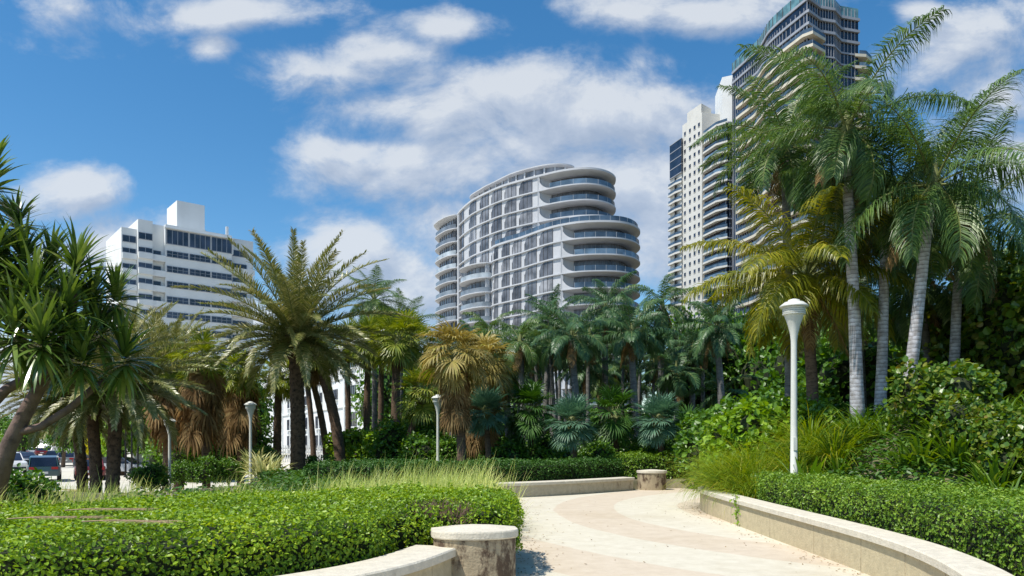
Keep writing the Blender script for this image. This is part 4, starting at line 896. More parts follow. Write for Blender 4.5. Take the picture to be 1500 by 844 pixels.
# backing of the grove
for i in range(15):
    shrub('dark_shrub', 'dark shrub in the deep shade at the back of the grove', 655+i*27+rng.uniform(-6, 6), rng.uniform(58, 66), .2, B_d[i % 2], rng.uniform(1.3, 1.9), group='shrubs closing the back of the grove', sz=rng.uniform(1.3, 1.75))
for i in range(14):
    shrub('dark_shrub', 'dark waist-high shrub in the shade under the grove palms', 668+i*25+rng.uniform(-6, 6), rng.uniform(27.5, 34), .1, B_g[i % 2], rng.uniform(.75, 1.0), group='shrubs in the shade under the grove')
# pale variegated plant, flowers
mb = MB(); straps(mb, 130, .75, .05, -5, 85, .9, up=.3, sp=.5, seg=5); pv = mb.mesh('variegated_plant', M['pale_l'], True)
shrub('variegated_plant', 'pale cream-leaved plant right of the lamp by the big date palm', 390, 27.5, .1, pv, 1.25, cat='plant')
shrub('variegated_plant', 'smaller cream-leaved plant close behind the lamp by the big date palm', 376, 29.5, .3, pv, 1.2, cat='plant')
mb = MB(); k = 260; P = np.stack([rng.normal(0, .55, k), rng.normal(0, .3, k), rng.uniform(.35, .95, k)], 1); leaves(mb, P, rand_dirs(k), rand_dirs(k), .09, .08, 1)
k = 900; P = np.stack([rng.normal(0, .6, k), rng.normal(0, .35, k), rng.uniform(.0, .85, k)], 1); leaves(mb, P, rand_dirs(k), rand_dirs(k), .12, .06, 0)
M['pinkf'] = leafmat('pink_petal', [(.5, .2, .22), (.62, .36, .36)], .5, .3)
o = link('flowering_shrub', mb.mesh('flowering_shrub', [M['bush'], M['pinkf']]), None, at(590, 690, 32)[:2]+(.25,), 0, 1.2); tag(o, 'low shrub dotted with pink flowers under the thick dark fan palm trunk', 'shrub')

# ---- strap-leaved planting of the right-hand bed
def tuft(n, L, w, emin, emax, dr, mat, sp=.12, seg=6): 
    mb = MB(); straps(mb, n, L, w, emin, emax, dr, sp=sp, seg=seg); return mb.mesh('tuft', mat, True)
YG = [tuft(420, 1.75, .018, 42, 90, 1.7, M['ygrass'], .22) for _ in range(2)]
for px, d, s in [(4.98, 17.3, .92), (5.0, 16.3, .85), (5.15, 18.2, 1.0), (5.55, 17.2, 1.05), (5.9, 18.1, 1.1), (5.15, 15.5, .7), (5.4, 16.4, .95), (6.3, 16.2, 1.0), (5.9, 15.6, .85), (6.9, 17.1, 1.05), (6.1, 18.9, .9), (6.8, 15.6, .85)]:
    shrub('golden_grass', 'arching golden-green grass clump spilling over the left end of the right-hand bed', 750+F*px/d, d, None, YG[int(px*10) % 2], s, cat='ornamental grass', group='golden grass clumps by the wall end')
FX = [tuft(60, .85, .045, 15, 88, .9, M['flax'], .12) for _ in range(3)]
for i in range(84):
    x = rng.uniform(5.8, 11.5); y = rng.uniform(9.0, 17.0)
    if x < 6.7 and y < 14.5: x += 1.3
    if abs(x-4.5) < .3: continue
    o = link('strap_leaf_plant', FX[i % 3], None, (x, y, float(hgt(x, y))-.05), rng.uniform(0, 6), rng.uniform(.8, 1.25)); tag(o, 'green strap-leaved plant in the bed behind the right-hand hedge', 'plant', 'strap-leaved plants of the right-hand bed')
mb = MB(); straps(mb, 9, .75, .12, 45, 85, .3, seg=5, wk=[.4, .9, 1, 1, .7, .1]); o = mb.obj('spider_lily', 'bush_y', None, True, (*at(1184, 660, 14.2)[:2], .42)); o.scale = (1.35,)*3
tag(o, 'plant with a few broad upright light green leaves right beside the big lamp post', 'plant')
for i, (x, y, s) in enumerate([(6.3, 6.2, .5), (6.0, 5.4, .5), (5.6, 5.9, .45), (6.8, 6.9, .55), (5.5, 5.1, .4)]):
    o = link('weedy_grass', FX[i % 3], None, (x, y, .55), i*1.3, s); tag(o, 'loose green weedy grass tuft at the near end of the right-hand hedge', 'grass', 'weedy tufts at the near hedge end')
# dry fronds lying on the big hedge
DF = MB(); DF.tube([(0, 0, 0), (.5, .03, .03), (1.0, .0, .02), (1.5, .1, -.01)], [.012, .011, .009, .005], 5)
for k in range(26):
    x = .3+k*.045; DF.tube([(x, 0, .02), (x+.12, (.1 if k % 2 else -.1), .03), (x+.3, (.15 if k % 2 else -.15), .0)], [.004, .004, .001], 3)
dfm = DF.mesh('dry_frond', M['wood'])
for px, py, z, rz, lb in [(10, 764, .97, .12, 'dry tan frond stalk lying on the big hedge at the left edge'), (95, 751, .98, .05, 'dry tan frond stalk lying on the big hedge, the one farthest back'), (120, 768, .97, -.10, 'dry tan frond stalk lying on the big hedge, right of the others')]:
    d = (CAMZ-z)*F/(py-HZ); x = (px-750)/F*d; tag(link('dry_frond', dfm, None, (x, d, z+.02), rz, .5), lb, 'dead frond')
# trees beyond the car park and behind
def far_tree(px, d, s, label, me, z=-1.1, hz=1.0, group=None):
    x = (px-750)/F*d; r = thing('broadleaf_tree', label, 'tree', (x, d, z), group)
    MB().tube([(0, 0, 0), (.1*s, 0, 1.2*s), (0, 0, 2.6*s)], [.16*s, .12*s, .05*s], 7).obj('trunk', 'trunk_fan', r)
    link('crown', me, r, (0, 0, .7*s*hz), rng.uniform(0, 6), (s, s, s*hz))
far_tree(34, 95, 1.6, 'round green tree at the left edge beyond the car park', B_d[0])
far_tree(4, 110, 1.9, 'green tree beyond the car park, farthest left', B_d[1])
far_tree(92, 75, 1.35, 'green tree beside the leftmost date palm trunk beyond the cars', B_g[0], hz=1.7)
far_tree(108, 100, 2.6, 'larger green tree behind the parked white van', B_g[1], hz=1.4)
B_yel = bush_mesh('yellow_tree_crown', (1.6, 1.6, 2.2), 3000, .2, M['yel_l'])
far_tree(150, 62, 1.15, 'tree with vivid yellow leaves seen between the three date palm trunks', B_yel, hz=1.6)
far_tree(180, 58, 1.4, 'light green tree seen right of the rightmost date palm trunk of the three', B_y[0], hz=1.6)
far_tree(205, 66, 1.7, 'light green tree behind the white panel fence', B_y[1], hz=1.5)
far_tree(235, 60, 1.5, 'dark tree behind the far-left small lamp post', B_d[0], hz=1.3)
for i, px in enumerate(range(246, 345, 24)): far_tree(px, 50, 1.7, 'dark tree in the row behind the brown-skirted fan palms', B_d[i % 2], z=-.5, hz=1.25, group='trees behind the fan palms')
for i, px in enumerate((592, 612, 632, 655)): far_tree(px, 60, 1.9, 'dark tree in the row behind the fan palms right of the white hotel', B_d[i % 2], z=0, hz=1.25, group='trees right of the white hotel')
for i, px in enumerate(range(1040, 1460, 34)): far_tree(px, 44, 1.7, 'dark tree in the row high behind the coconut palms', B_d[i % 2], z=1.2, hz=1.35, group='trees behind the coconut palms')

mb = MB(); n = 420
t = rng.uniform(0, 1, n); rw = spline(RIGHTWALL, 10); k = (t*(len(rw)-1)).astype(int); P = rw[k]
P = np.stack([P[:, 0]-.06-np.abs(rng.exponential(.22, n)), P[:, 1]+rng.normal(0, .08, n), np.full(n, .012)], 1)
m2 = 450; Q = np.stack([.05+rng.exponential(.22, m2), rng.uniform(8.4, 20.5, m2), np.full(m2, .012)], 1)
m3 = 90; Q3 = np.stack([rng.uniform(0, 4.2, m3), rng.uniform(4.5, 23, m3), np.full(m3, .012)], 1)
P = np.concatenate([P, Q, Q3]); P = P[(P[:, 0] > -.1)]; nn = rand_dirs(len(P))*.25+np.array([0, 0, 1]); D = np.cross(nn, rand_dirs(len(P)))
leaves(mb, P, D, nn, .04*rng.uniform(.3, 1.4, len(P)), .018, 0)
tag(mb.obj('leaf_litter', 'dead_l'), 'dry leaf litter and grit scattered on the plaza along the walls', 'leaf litter', kind='stuff')
# ------------------------------------------------------------------ buildings
def resample(P, n):
    Q = np.vstack([P, P[:1]]); s = np.concatenate([[0], np.cumsum(np.hypot(*np.diff(Q, axis=0).T))])
    t = np.linspace(0, s[-1], n, endpoint=False); return np.stack([np.interp(t, s, Q[:, i]) for i in (0, 1)], 1), s[-1]
class Outline:
    def __init__(s, pts, n=180, smooth=True):
        P = spline(pts, 12, True) if smooth else np.array(pts, float)
        A = np.sum(P[:, 0]*np.roll(P[:, 1], -1)-np.roll(P[:, 0], -1)*P[:, 1])
        if A < 0: P = P[::-1]
        s.P, s.L = resample(P, n); s.n = n
        T = nrm(np.roll(s.P, -1, 0)-np.roll(s.P, 1, 0)); s.N = np.stack([T[:, 1], -T[:, 0]], 1)
        s.px = 750+F*s.P[:, 0]/s.P[:, 1]; s.front = np.sum(s.N*-s.P, 1) > 0
    def at_px(s, px):
        """fractional index on the camera-facing side"""
        best = None
        for i in range(s.n):
            j = (i+1) % s.n
            if (s.px[i]-px)*(s.px[j]-px) <= 0 and s.px[i] != s.px[j] and (best is None or s.P[i][1] < best[0]):
                best = (s.P[i][1], i+(px-s.px[i])/(s.px[j]-s.px[i]))
        return best and best[1]
    def pt(s, f, off=0.):
        i = int(math.floor(f)) % s.n; j = (i+1) % s.n; k = f-math.floor(f)
        return (s.P[i]*(1-k)+s.P[j]*k)+(s.N[i]*(1-k)+s.N[j]*k)*off
def ring(mb, A, B, z0, z1, m=0):
    n = len(A); V = [(x, y, z0) for x, y in A]+[(x, y, z1) for x, y in B]; return mb.arr(V, [(i, (i+1) % n, n+(i+1) % n, n+i) for i in range(n)], m)
def sheet(mb, pts, zlo, zhi, m=0):
    """vertical strip along pts, zlo/zhi scalars or lists"""
    n = len(pts); zlo = np.broadcast_to(zlo, (n,)); zhi = np.broadcast_to(zhi, (n,))
    V = [(p[0], p[1], a) for p, a in zip(pts, zlo)]+[(p[0], p[1], b) for p, b in zip(pts, zhi)]
    return mb.arr(V, [(i, i+1, n+i+1, n+i) for i in range(n-1)], m)
def slab_obj(root, poly, ztop, name='floor_slab', mat='white_b', edge=.28, soffit=.75, inset=1.6, cz=0.):
    """slab with a thin bright edge and a soffit that thickens inwards"""
    c = np.mean(poly, 0); n = len(poly); P = np.asarray(poly); T = nrm(np.roll(P, -1, 0)-np.roll(P, 1, 0)); Nn = np.stack([T[:, 1], -T[:, 0]], 1)
    I = P-Nn*inset; mb = MB()
    ring(mb, P, P, ztop-edge, ztop); ring(mb, I, P, ztop-soffit, ztop-edge)
    b = mb.n; mb.arr([(x, y, ztop) for x, y in P], np.zeros((0, 4), int)); mb.poly.append(([b+i for i in range(n)], 0))
    b = mb.n; mb.arr([(x, y, ztop-soffit) for x, y in I], np.zeros((0, 4), int)); mb.poly.append(([b+n-1-i for i in range(n)], 0))
    o = mb.obj(name, mat, root); o.location = -Vector(root.location); return o

def curved_building():
    r = thing('apartment_building', 'white curved apartment building with rounded balcony decks rising over the palm grove, centre', 'building', (5, 175, 0)); off = -Vector(r.location)
    def put(mb, nm, mt, smooth=False):
        o = mb.obj(nm, mt, r, smooth); o.location = off; return o
    PITCH = 3.45
    rear = Outline([(-15.4, 201), (-14.2, 193), (-10.6, 183.6), (-7, 177.8), (-2.4, 172), (2.6, 167.8), (6.4, 165), (11.5, 161.8), (16.7, 160.6), (21.2, 162.9), (23.6, 168), (22, 175), (12, 186), (2, 197), (-6, 206), (-13, 208)])
    front = Outline([(-6, 182), (-5.15, 175.6), (-4.2, 172.6), (-1.3, 168.9), (2, 165.3), (6.2, 159.7), (10, 155.9), (15, 153.3), (21.5, 153.2), (25.7, 156), (28.0, 161.5), (27, 168), (22, 175), (10, 182)])
    def mass(o, roof, nk, bays, nose_px, nose_w, kmin=0, hide=None, kdeep=10):
        fn = o.at_px(nose_px); fn_end = fn
        # order: find which direction is to the right (increasing px)
        sgn = 1 if o.px[int(fn+2) % o.n] > o.px[int(fn-2) % o.n] else -1
        idx = np.arange(o.n); da = ((idx-fn)*sgn) % o.n      # steps past the nose start, going right and round the back
        backlen = o.n*.62
        inset = np.where(da < backlen, .4+2.5*sm(0, 3, da.astype(float))*sm(-2, 3, backlen-da), .4)
        W = o.P-o.N*inset[:, None]
        mb = MB(); z0, z1 = 0, roof-.5; n = o.n
        V = [(x, y, z0) for x, y in W]+[(x, y, z1) for x, y in W]
        glass = (da > 2) & (da < backlen-1)
        b = mb.n; mb.v.append(np.array(V)); mb.n += 2*n
        mb.q.append(np.array([(b+i, b+(i+1) % n, b+n+(i+1) % n, b+n+i) for i in range(n)])); mb.qm.append(glass.astype(int))
        mb.poly.append(([b+n+i for i in range(n)], 0)); put(mb, 'wall', ['white_b', 'wglass'])
        # mullions of the recessed glazing
        mm = MB()
        for i in range(n):
            if glass[i] and i % 2 == 0 and o.front[i]:
                x, y = W[i]+o.N[i]*.05; mm.box((x, y, roof/2), (.10, .10, roof-1), 0, math.atan2(o.N[i][1], o.N[i][0]))
        put(mm, 'mullions', 'mullion')
        stuff = MB()
        for k in range(nk+1):
            zt = roof-PITCH*k + (.004 if o is front else 0)
            s = slab_obj(r, o.P, zt, 'roof_slab' if k == 0 else 'floor_slab', soffit=1.0 if k == 0 else .62, edge=.27 if k else .42, inset=1.9)
            if k == nk: break
            zb = zt-PITCH
            for (p0, p1) in bays:
                if hide and hide(k, p0): continue
                f0, f1 = o.at_px(p0), o.at_px(p1)
                if f0 is None or f1 is None: continue
                w = np.hypot(*(o.pt(f1)-o.pt(f0)))
                cols = np.linspace(0, 1, 13); pts = [o.pt(f0+(f1-f0)*c, -.33) for c in cols]
                h0, h1 = zb+.08, zt-.42; rx = .42; tt = np.clip((rx-cols)/rx, 0, 1); top = h1-1.35*(1-np.sqrt(1-tt**2))
                win = MB() if k <= kdeep else stuff
                sheet(win, pts, h0, top, 0)
                for c in (.0, .30, .62, 1.0):
                    q = o.pt(f0+(f1-f0)*c, -.29); tpz = np.interp(c, cols, top); ang = math.atan2(o.N[int(f0) % n][1], o.N[int(f0) % n][0])
                    win.box((q[0], q[1], (h0+tpz)/2), (.08, .08, max(tpz-h0, .1)), 1, ang)
                if k <= kdeep: put(win, 'window', ['wglass', 'mullion'])
            # white panel closing the start of the balcony, its corner rounded away
            steps = 12; npan = nose_w/o.L*o.n; fs = [fn+sgn*npan*c for c in np.linspace(0, 1, steps)]
            c = np.linspace(0, 1, steps); tops = zb+.0+(PITCH-.35)*(1-np.sqrt(1-(1-c)**2)); tops[0] = zt-.35
            pan = MB(); A = [o.pt(f, -.12) for f in fs]; Bq = [o.pt(f, -.34) for f in fs]
            sheet(pan, A, zb, tops); sheet(pan, Bq, zb, tops)
            m = len(A); V = [(A[i][0], A[i][1], tops[i]) for i in range(m)]+[(Bq[i][0], Bq[i][1], tops[i]) for i in range(m)]
            pan.arr(V, [(i, i+1, m+i+1, m+i) for i in range(m-1)])
            pan.box((*(o.pt(fn, -.3)), (zb+zt)/2-.17), (.5, .5, PITCH-.36), 0, 0)
            put(pan, 'balcony_screen', 'white_b')
            # glass balustrade
            ns = int(backlen*.62); fs = [fn+sgn*(npan*.8+i) for i in range(ns)]; gl = MB()
            sheet(gl, [o.pt(f, -.22) for f in fs], zb+.02, zb+1.12, 0)
            for f in fs[::4]:
                q = o.pt(f, -.2); gl.box((q[0], q[1], zb+.6), (.05, .05, 1.15), 1)
            put(gl, 'balustrade', ['bglass', 'white_b'])
        if stuff.n: tag(put(stuff, 'window', ['wglass', 'mullion']), kind='stuff')
        return fn, sgn
    bays_r = [(670.5, 677.5), (685.5, 695.5), (701.5, 714), (718.5, 733), (738, 754.5), (759.5, 778)]
    bays_f = [(721.5, 727.5), (733.5, 744.5), (749, 761.5), (767, 784), (789, 808)]
    mass(rear, 61, 17, bays_r, 788, 3.6, hide=lambda k, p: k >= 5 and p > 716 or k > 12 and p > 680)
    mass(front, 47.2, 13, bays_f, 822, 3.8, kdeep=8)
    # thin vertical fin left of the rear balconies
    # penthouses with their own curved roof
    for pts, z0, z1, nm in [([(-11, 192), (-8, 185), (-4.5, 180), (.5, 173.5), (7.6, 168.6), (12.7, 168.4), (14.5, 172), (11, 180), (2, 190), (-6, 198)], 61, 64.6, 'penthouse'),
                            ([(0, 172), (4, 167.6), (8, 164.4), (14.6, 160.4), (20, 160.4), (22.5, 163.5), (20, 171), (5, 178)], 47.2, 50.5, 'penthouse')]:
        o = Outline(pts, 90)
        mb = MB(); I = o.P-o.N*1.0; mb.prism([tuple(p) for p in I], z0-.05, z1-.3, 0)
        for i in range(0, o.n, 3):
            if o.front[i]: q = o.P[i]-o.N[i]*.8; mb.box((q[0], q[1], (z0+z1)/2-.1), (.35 if i % 2 else .12, .35, z1-z0-.4), 1, math.atan2(o.N[i][1], o.N[i][0]))
        put(mb, nm, ['wglass', 'white_b']); slab_obj(r, o.P, z1, 'penthouse_roof', edge=.25, soffit=.55, inset=1.2)
    f0 = front.at_px(722); gl = MB(); seq = [front.pt(f0+((i)*.5)*(1 if front.px[int(f0+2) % front.n] > front.px[int(f0-2) % front.n] else -1), -.5) for i in range(0, 200)]
    sheet(gl, seq, 47.22, 48.35, 0)
    for q in seq[::8]: gl.box((q[0], q[1], 47.8), (.05, .05, 1.1), 1)
    put(gl, 'roof_balustrade', ['bglass', 'white_b'])
    # balcony stacks on the left end and on the middle of the facade
    left = Outline([(-14.2, 194.5), (-16.2, 194.8), (-18.3, 197.0), (-20.8, 201.5), (-21.6, 205), (-20, 210), (-14, 209), (-13, 200)], 80)
    mid = Outline([(-12.0, 186.5), (-12.9, 183.2), (-12.5, 180.6), (-10.2, 177.2), (-7.2, 174.9), (-5.0, 174.9), (-4.6, 177), (-7, 181)], 70)
    gm = MB()
    ring(gm, left.P-left.N*1.7, left.P-left.N*1.7, 0, 60.4, 0)
    for i in range(0, left.n, 3): q = left.P[i]-left.N[i]*1.65; gm.box((q[0], q[1], 30), (.14, .14, 60), 1)
    ring(gm, mid.P-mid.N*1.9, mid.P-mid.N*1.9, 0, 43.5, 0)
    for i in range(0, mid.n, 4): q = mid.P[i]-mid.N[i]*1.85; gm.box((q[0], q[1], 21.6), (.12, .12, 43), 1)
    put(gm, 'balcony_glazing', ['wglass', 'mullion'])
    for k in range(0, 16):
        zt = 61-PITCH*k-.006
        slab_obj(r, left.P if k == 0 else left.P-left.N*.35, zt, 'balcony_deck', edge=.22, soffit=.9 if k == 0 else .5, inset=1.5)
        if k: 
            g = MB(); sheet(g, [p-q*.55 for p, q in zip(left.P[left.front], left.N[left.front])], zt+.02, zt+1.1, 0); put(g, 'balcony_railing', ['pglass'])
    for k in range(5, 16):
        zt = 61-PITCH*k-.009
        slab_obj(r, mid.P, zt, 'balcony_deck', edge=.24, soffit=.55, inset=1.3)
        if k > 5:
            g = MB(); sheet(g, [p-q*.25 for p, q in zip(mid.P[mid.front], mid.N[mid.front])], zt+.02, zt+1.1, 0); put(g, 'balcony_railing', ['pglass'])
    col = MB(); col.box((-13.6, 192.2, 30), (1.0, 1.0, 60.3), 0, R(20)); col.box((-5.9, 175.6, 22), (.9, .9, 43), 0, .4); put(col, 'corner_column', 'white_b')
curved_building()

def window_row(root, x0, x1, z0, z1, y, n, name='window', proud=.03, frame=.07, mid=False, ax='x', mesh=None):
    """framed strip of n panes on a wall plane (local coordinates of root)"""
    mb = MB(); w = (x1-x0)/n
    def bx(cx, cz, sx, sz, m, d):
        if ax == 'x': mb.box((cx, y-d, cz), (sx, .06, sz), m)
        else: mb.box((y-d, cx, cz), (.06, sx, sz), m)
    bx((x0+x1)/2, (z0+z1)/2, x1-x0, z1-z0, 0, proud)
    for i in range(n+1): bx(x0+i*w, (z0+z1)/2, frame, z1-z0, 1, proud+.05)
    bx((x0+x1)/2, z1, x1-x0+frame, frame, 1, proud+.056); bx((x0+x1)/2, z0, x1-x0+frame*3, frame*1.3, 1, proud+.056)
    if mid: bx((x0+x1)/2, (z0+z1)/2, x1-x0, frame*.7, 1, proud+.047)
    return mb.obj(name, ['dglass', 'grey_b'], root)

def white_tower():
    r = thing('apartment_building', 'white ribbon-windowed apartment block with a tall plain roof tower, left', 'building', (-70.3, 150, 0), rz=math.atan2(.64, .77))
    w = MB()
    w.box((6.65, 7, 22.75), (13.3, 14, 45.5)); w.box((-1.3, 8, 22.7), (2.59, 13.6, 45.4)); w.box((-3.75, 7.05, 22.8), (2.7, 14.1, 45.6)); w.box((-6.5, 7.9, 21.85), (2.79, 14, 43.7))
    w.box((15.9, 8.5, 22.7), (5.18, 14, 45.4))
    w.obj('wall', 'white', r)
    t = MB(); t.box((6.75, 10, 48.8), (5.7, 7.6, 7.8)); t.box((9.9, 7.6, 46.6), (.5, .5, 2.4)); t.box((15, 8, 47.4), (.5, .5, 4.2)); t.obj('roof_tower', 'white', r)
    for a in range(3): window_row(r, .25+a*4.42, .25+a*4.42+4.15, 41.6, 44.5, 0, 4, frame=.10)
    f = MB(); f.box((6.65, -.25, 44.75), (13.9, .7, .18)); f.box((-.12, -.2, 43.1), (.14, .5, 3.3)); f.box((13.4, -.2, 43.1), (.14, .5, 3.3)); f.obj('window_surround', 'white', r)
    window_row(r, -5.0, -2.5, 41.7, 43.0, 0, 2); window_row(r, -7.7, -5.3, 40.9, 42.2, .9, 2); window_row(r, 14.0, 17.0, 41.6, 42.9, 1.5, 2)
    led = MB()
    for k in range(12):
        zt = 40.2-3.1*k
        if zt < 3: break
        for a in range(3): window_row(r, .25+a*4.42, .25+a*4.42+4.15, zt-1.25, zt, 0, 4, mid=True)
        window_row(r, -5.0, -2.5, zt-1.0, zt-.1, 0, 2); window_row(r, -7.7, -5.3, zt-1.4, zt-.5, .9, 2); window_row(r, 14.0, 17.0, zt-1.1, zt-.2, 1.5, 2)
        window_row(r, -2.0, -.6, zt-1.0, zt-.1, 1.2, 1)
        for c, dd in (((-1.27, .55, zt-1.75), (2.5, 1.25, 1.2)), ((-3.75, -.25, zt-1.75), (2.6, .5, 1.15)), ((-6.5, .6, zt-2.1), (2.6, .5, 1.1)), ((15.9, .9, zt-1.9), (5.0, 1.2, 1.1))):
            MB().box(c, dd).obj('balcony_parapet', 'white', r)
white_tower()

def low_hotel():
    d = nrm(np.array([.472, -.88])); r = thing('hotel_building', 'low white hotel with square windows showing between the leaning palm trunks', 'building', (-35, 115, 0), rz=math.atan2(d[1], d[0]))
    # local +x runs towards the camera; the camera side is local -y... front wall at y=0, body behind
    sgn = 1 if np.dot(np.array([-d[1], d[0]]), [35, -115]) < 0 else -1
    w = MB(); w.box((13, sgn*6, 6.3), (74, 12, 12.6)); w.obj('wall', 'white', r)
    pb = MB(); pb.box((13, -sgn*.12, 12.7), (74.4, .4, .5)); 
    for z in (5.6, 9.0): pb.box((13, -sgn*.06, z), (74, .2, .25))
    for x in range(-20, 50, 6): pb.box((x-.9, -sgn*.1, 6.2), (.35, .25, 12.2))
    pb.obj('trim', 'white', r)
    s_of = lambda p: (115*((p-750)/F)+35)/(.472+.88*((p-750)/F))/1.0
    n = np.linalg.norm([.472, .88])
    cs = [s_of(p)*n for p in (403, 425, 448, 468, 490, 516, 545, 575)]
    for c in cs:
        for z0, z1, w2 in ((.3, 2.3, 1.4), (3.2, 4.8, 1.4), (6.55, 7.8, 1.2), (9.8, 11.1, 1.2)):
            mb = MB(); ww = w2*(.9 if c < 0 else 1.25)
            mb.box((c, -sgn*.03, (z0+z1)/2), (ww*2, .1, z1-z0), 0)
            for q in range(5): mb.box((c-ww+q*ww/2, -sgn*.09, (z0+z1)/2), (.10, .06, z1-z0), 1)
            mb.box((c, -sgn*.15, z0-.08), (ww*2+.3, .3, .12), 2); mb.box((c-ww*.3, -sgn*.2, z0-.45), (.9, .35, .45), 2)
            mb.obj('window', ['dglass', 'mullion', 'white'], r)
low_hotel()

def dark_tower():
    r = thing('apartment_tower', 'tallest tower, dark glass with curving cream balconies, cut off by the top of the picture', 'building', (85, 215, 0)); off = -Vector(r.location)
    def put(mb, nm, mt, smooth=False):
        o = mb.obj(nm, mt, r, smooth); o.location = off; return o
    wave = spline([(71, 238), (72.7, 231), (74.5, 224), (74.6, 219), (74.5, 214), (76, 207.5), (79, 198)], 6)
    right = [(84.1, 202), (88.3, 203), (91.7, 206.5), (97.4, 208), (100, 222), (98, 240), (80, 250)]
    body = [tuple(p) for p in wave]+right
    TOP = 123; P3 = 3.3
    b = MB(); b.prism(body, 0, TOP-3.4, 0); put(b, 'glass_wall', 'dglass')
    b = MB(); b.prism([(70.5, 248), (74.5, 246), (79, 249), (79, 262), (72, 262)], 0, 123.4); put(b, 'service_core', 'white')
    top = MB()
    pts = [tuple(p) for p in wave[:20]]; sheet(top, [(p[0]-.05, p[1]) for p in wave], TOP-3.2, TOP, 0)
    for i in range(0, len(wave), 2): top.box((wave[i][0]-.1, wave[i][1], TOP-1.6), (.15, .15, 3.3), 1)
    for a, c in zip(right[:4], right[1:5]): pass
    q = [tuple(wave[-1])]+right[:4]; sheet(top, [(x, y-.05) for x, y in q], TOP-3.2, TOP, 0); sheet(top, [right[3], right[4], right[5], right[6], tuple(wave[0])], TOP-3.2, TOP, 0)
    put(top, 'roof_screen', ['tglass', 'mullion'])
    ml = MB()
    q = [np.array(tuple(wave[-1]))]+[np.array(p) for p in right[:4]]
    for a, c in zip(q[:-1], q[1:]):
        for t in np.linspace(0, 1, 6)[:-1]: p = a*(1-t)+c*t; ml.box((p[0], p[1]-.05, TOP/2), (.16, .2, TOP-1), 0)
    for i in range(0, len(wave), 1): ml.box((wave[i][0]-.05, wave[i][1], TOP/2-2), (.2, .12, TOP-6), 0)
    put(ml, 'mullions', 'grey_b')
    W = np.array(wave); Tn = nrm(np.gradient(W, axis=0)); Nn = np.stack([Tn[:, 1], -Tn[:, 0]], 1); Nn = np.where((Nn[:, 0] > 0)[:, None], -Nn, Nn)
    for k in range(1, 37):
        z = TOP-P3*k
        if z < 8: break
        if k <= 3:
            mb = MB(); o = W+Nn*.35; poly = [tuple(p) for p in o]+[(79.2, 197.2), (84.1, 201.3), (88.6, 202.5), (91.9, 205.9), (97.7, 207.5), (97, 210), (80, 240)]
            mb.prism(poly, z-.35, z+.35); put(mb, 'floor_band', 'grey_b'); continue
        mb = MB(); o = W[4:]+Nn[4:]*(1.5+.25*math.sin(k)*0)
        poly = [tuple(p) for p in o]+[(79.6, 195.6), (84.6, 199.4), (84.3, 203), (78.8, 199.5)]+[tuple(p) for p in W[4:][::-1]*1.0+np.array([.3, 0])]
        mb.prism(poly, z-.5, z+.30); put(mb, 'balcony_slab', 'cream')
        ed = [tuple(p) for p in W[4:]+Nn[4:]*1.42]+[(79.6, 195.75), (84.4, 199.5)]
        g = MB(); sheet(g, ed, z+.30, z+1.35, 0); 
        for p in ed[::3]: g.box((p[0], p[1], z+.82), (.07, .07, 1.05), 1)
        put(g, 'balcony_railing', ['bglass', 'grey_b'])
        if z < 118:
            mb = MB(); mb.prism([(96.2, 207.2), (99.5, 207.6), (102.6, 210.6), (102.2, 216), (100, 221), (98, 215)], z-.5, z+.30); put(mb, 'balcony_slab', 'cream')
            g = MB(); sheet(g, [(97.5, 207.5), (99.5, 207.7), (102.5, 210.7), (102.1, 216)], z+.3, z+1.35, 0); put(g, 'balcony_railing', ['bglass'])
        mb = MB(); mb.prism([(84.2, 201.7), (88.5, 202.7), (91.9, 206.2), (97.5, 207.7), (97.2, 209), (91, 208), (84, 204)], z-.2, z+.25); put(mb, 'floor_band', 'grey_b')
dark_tower()

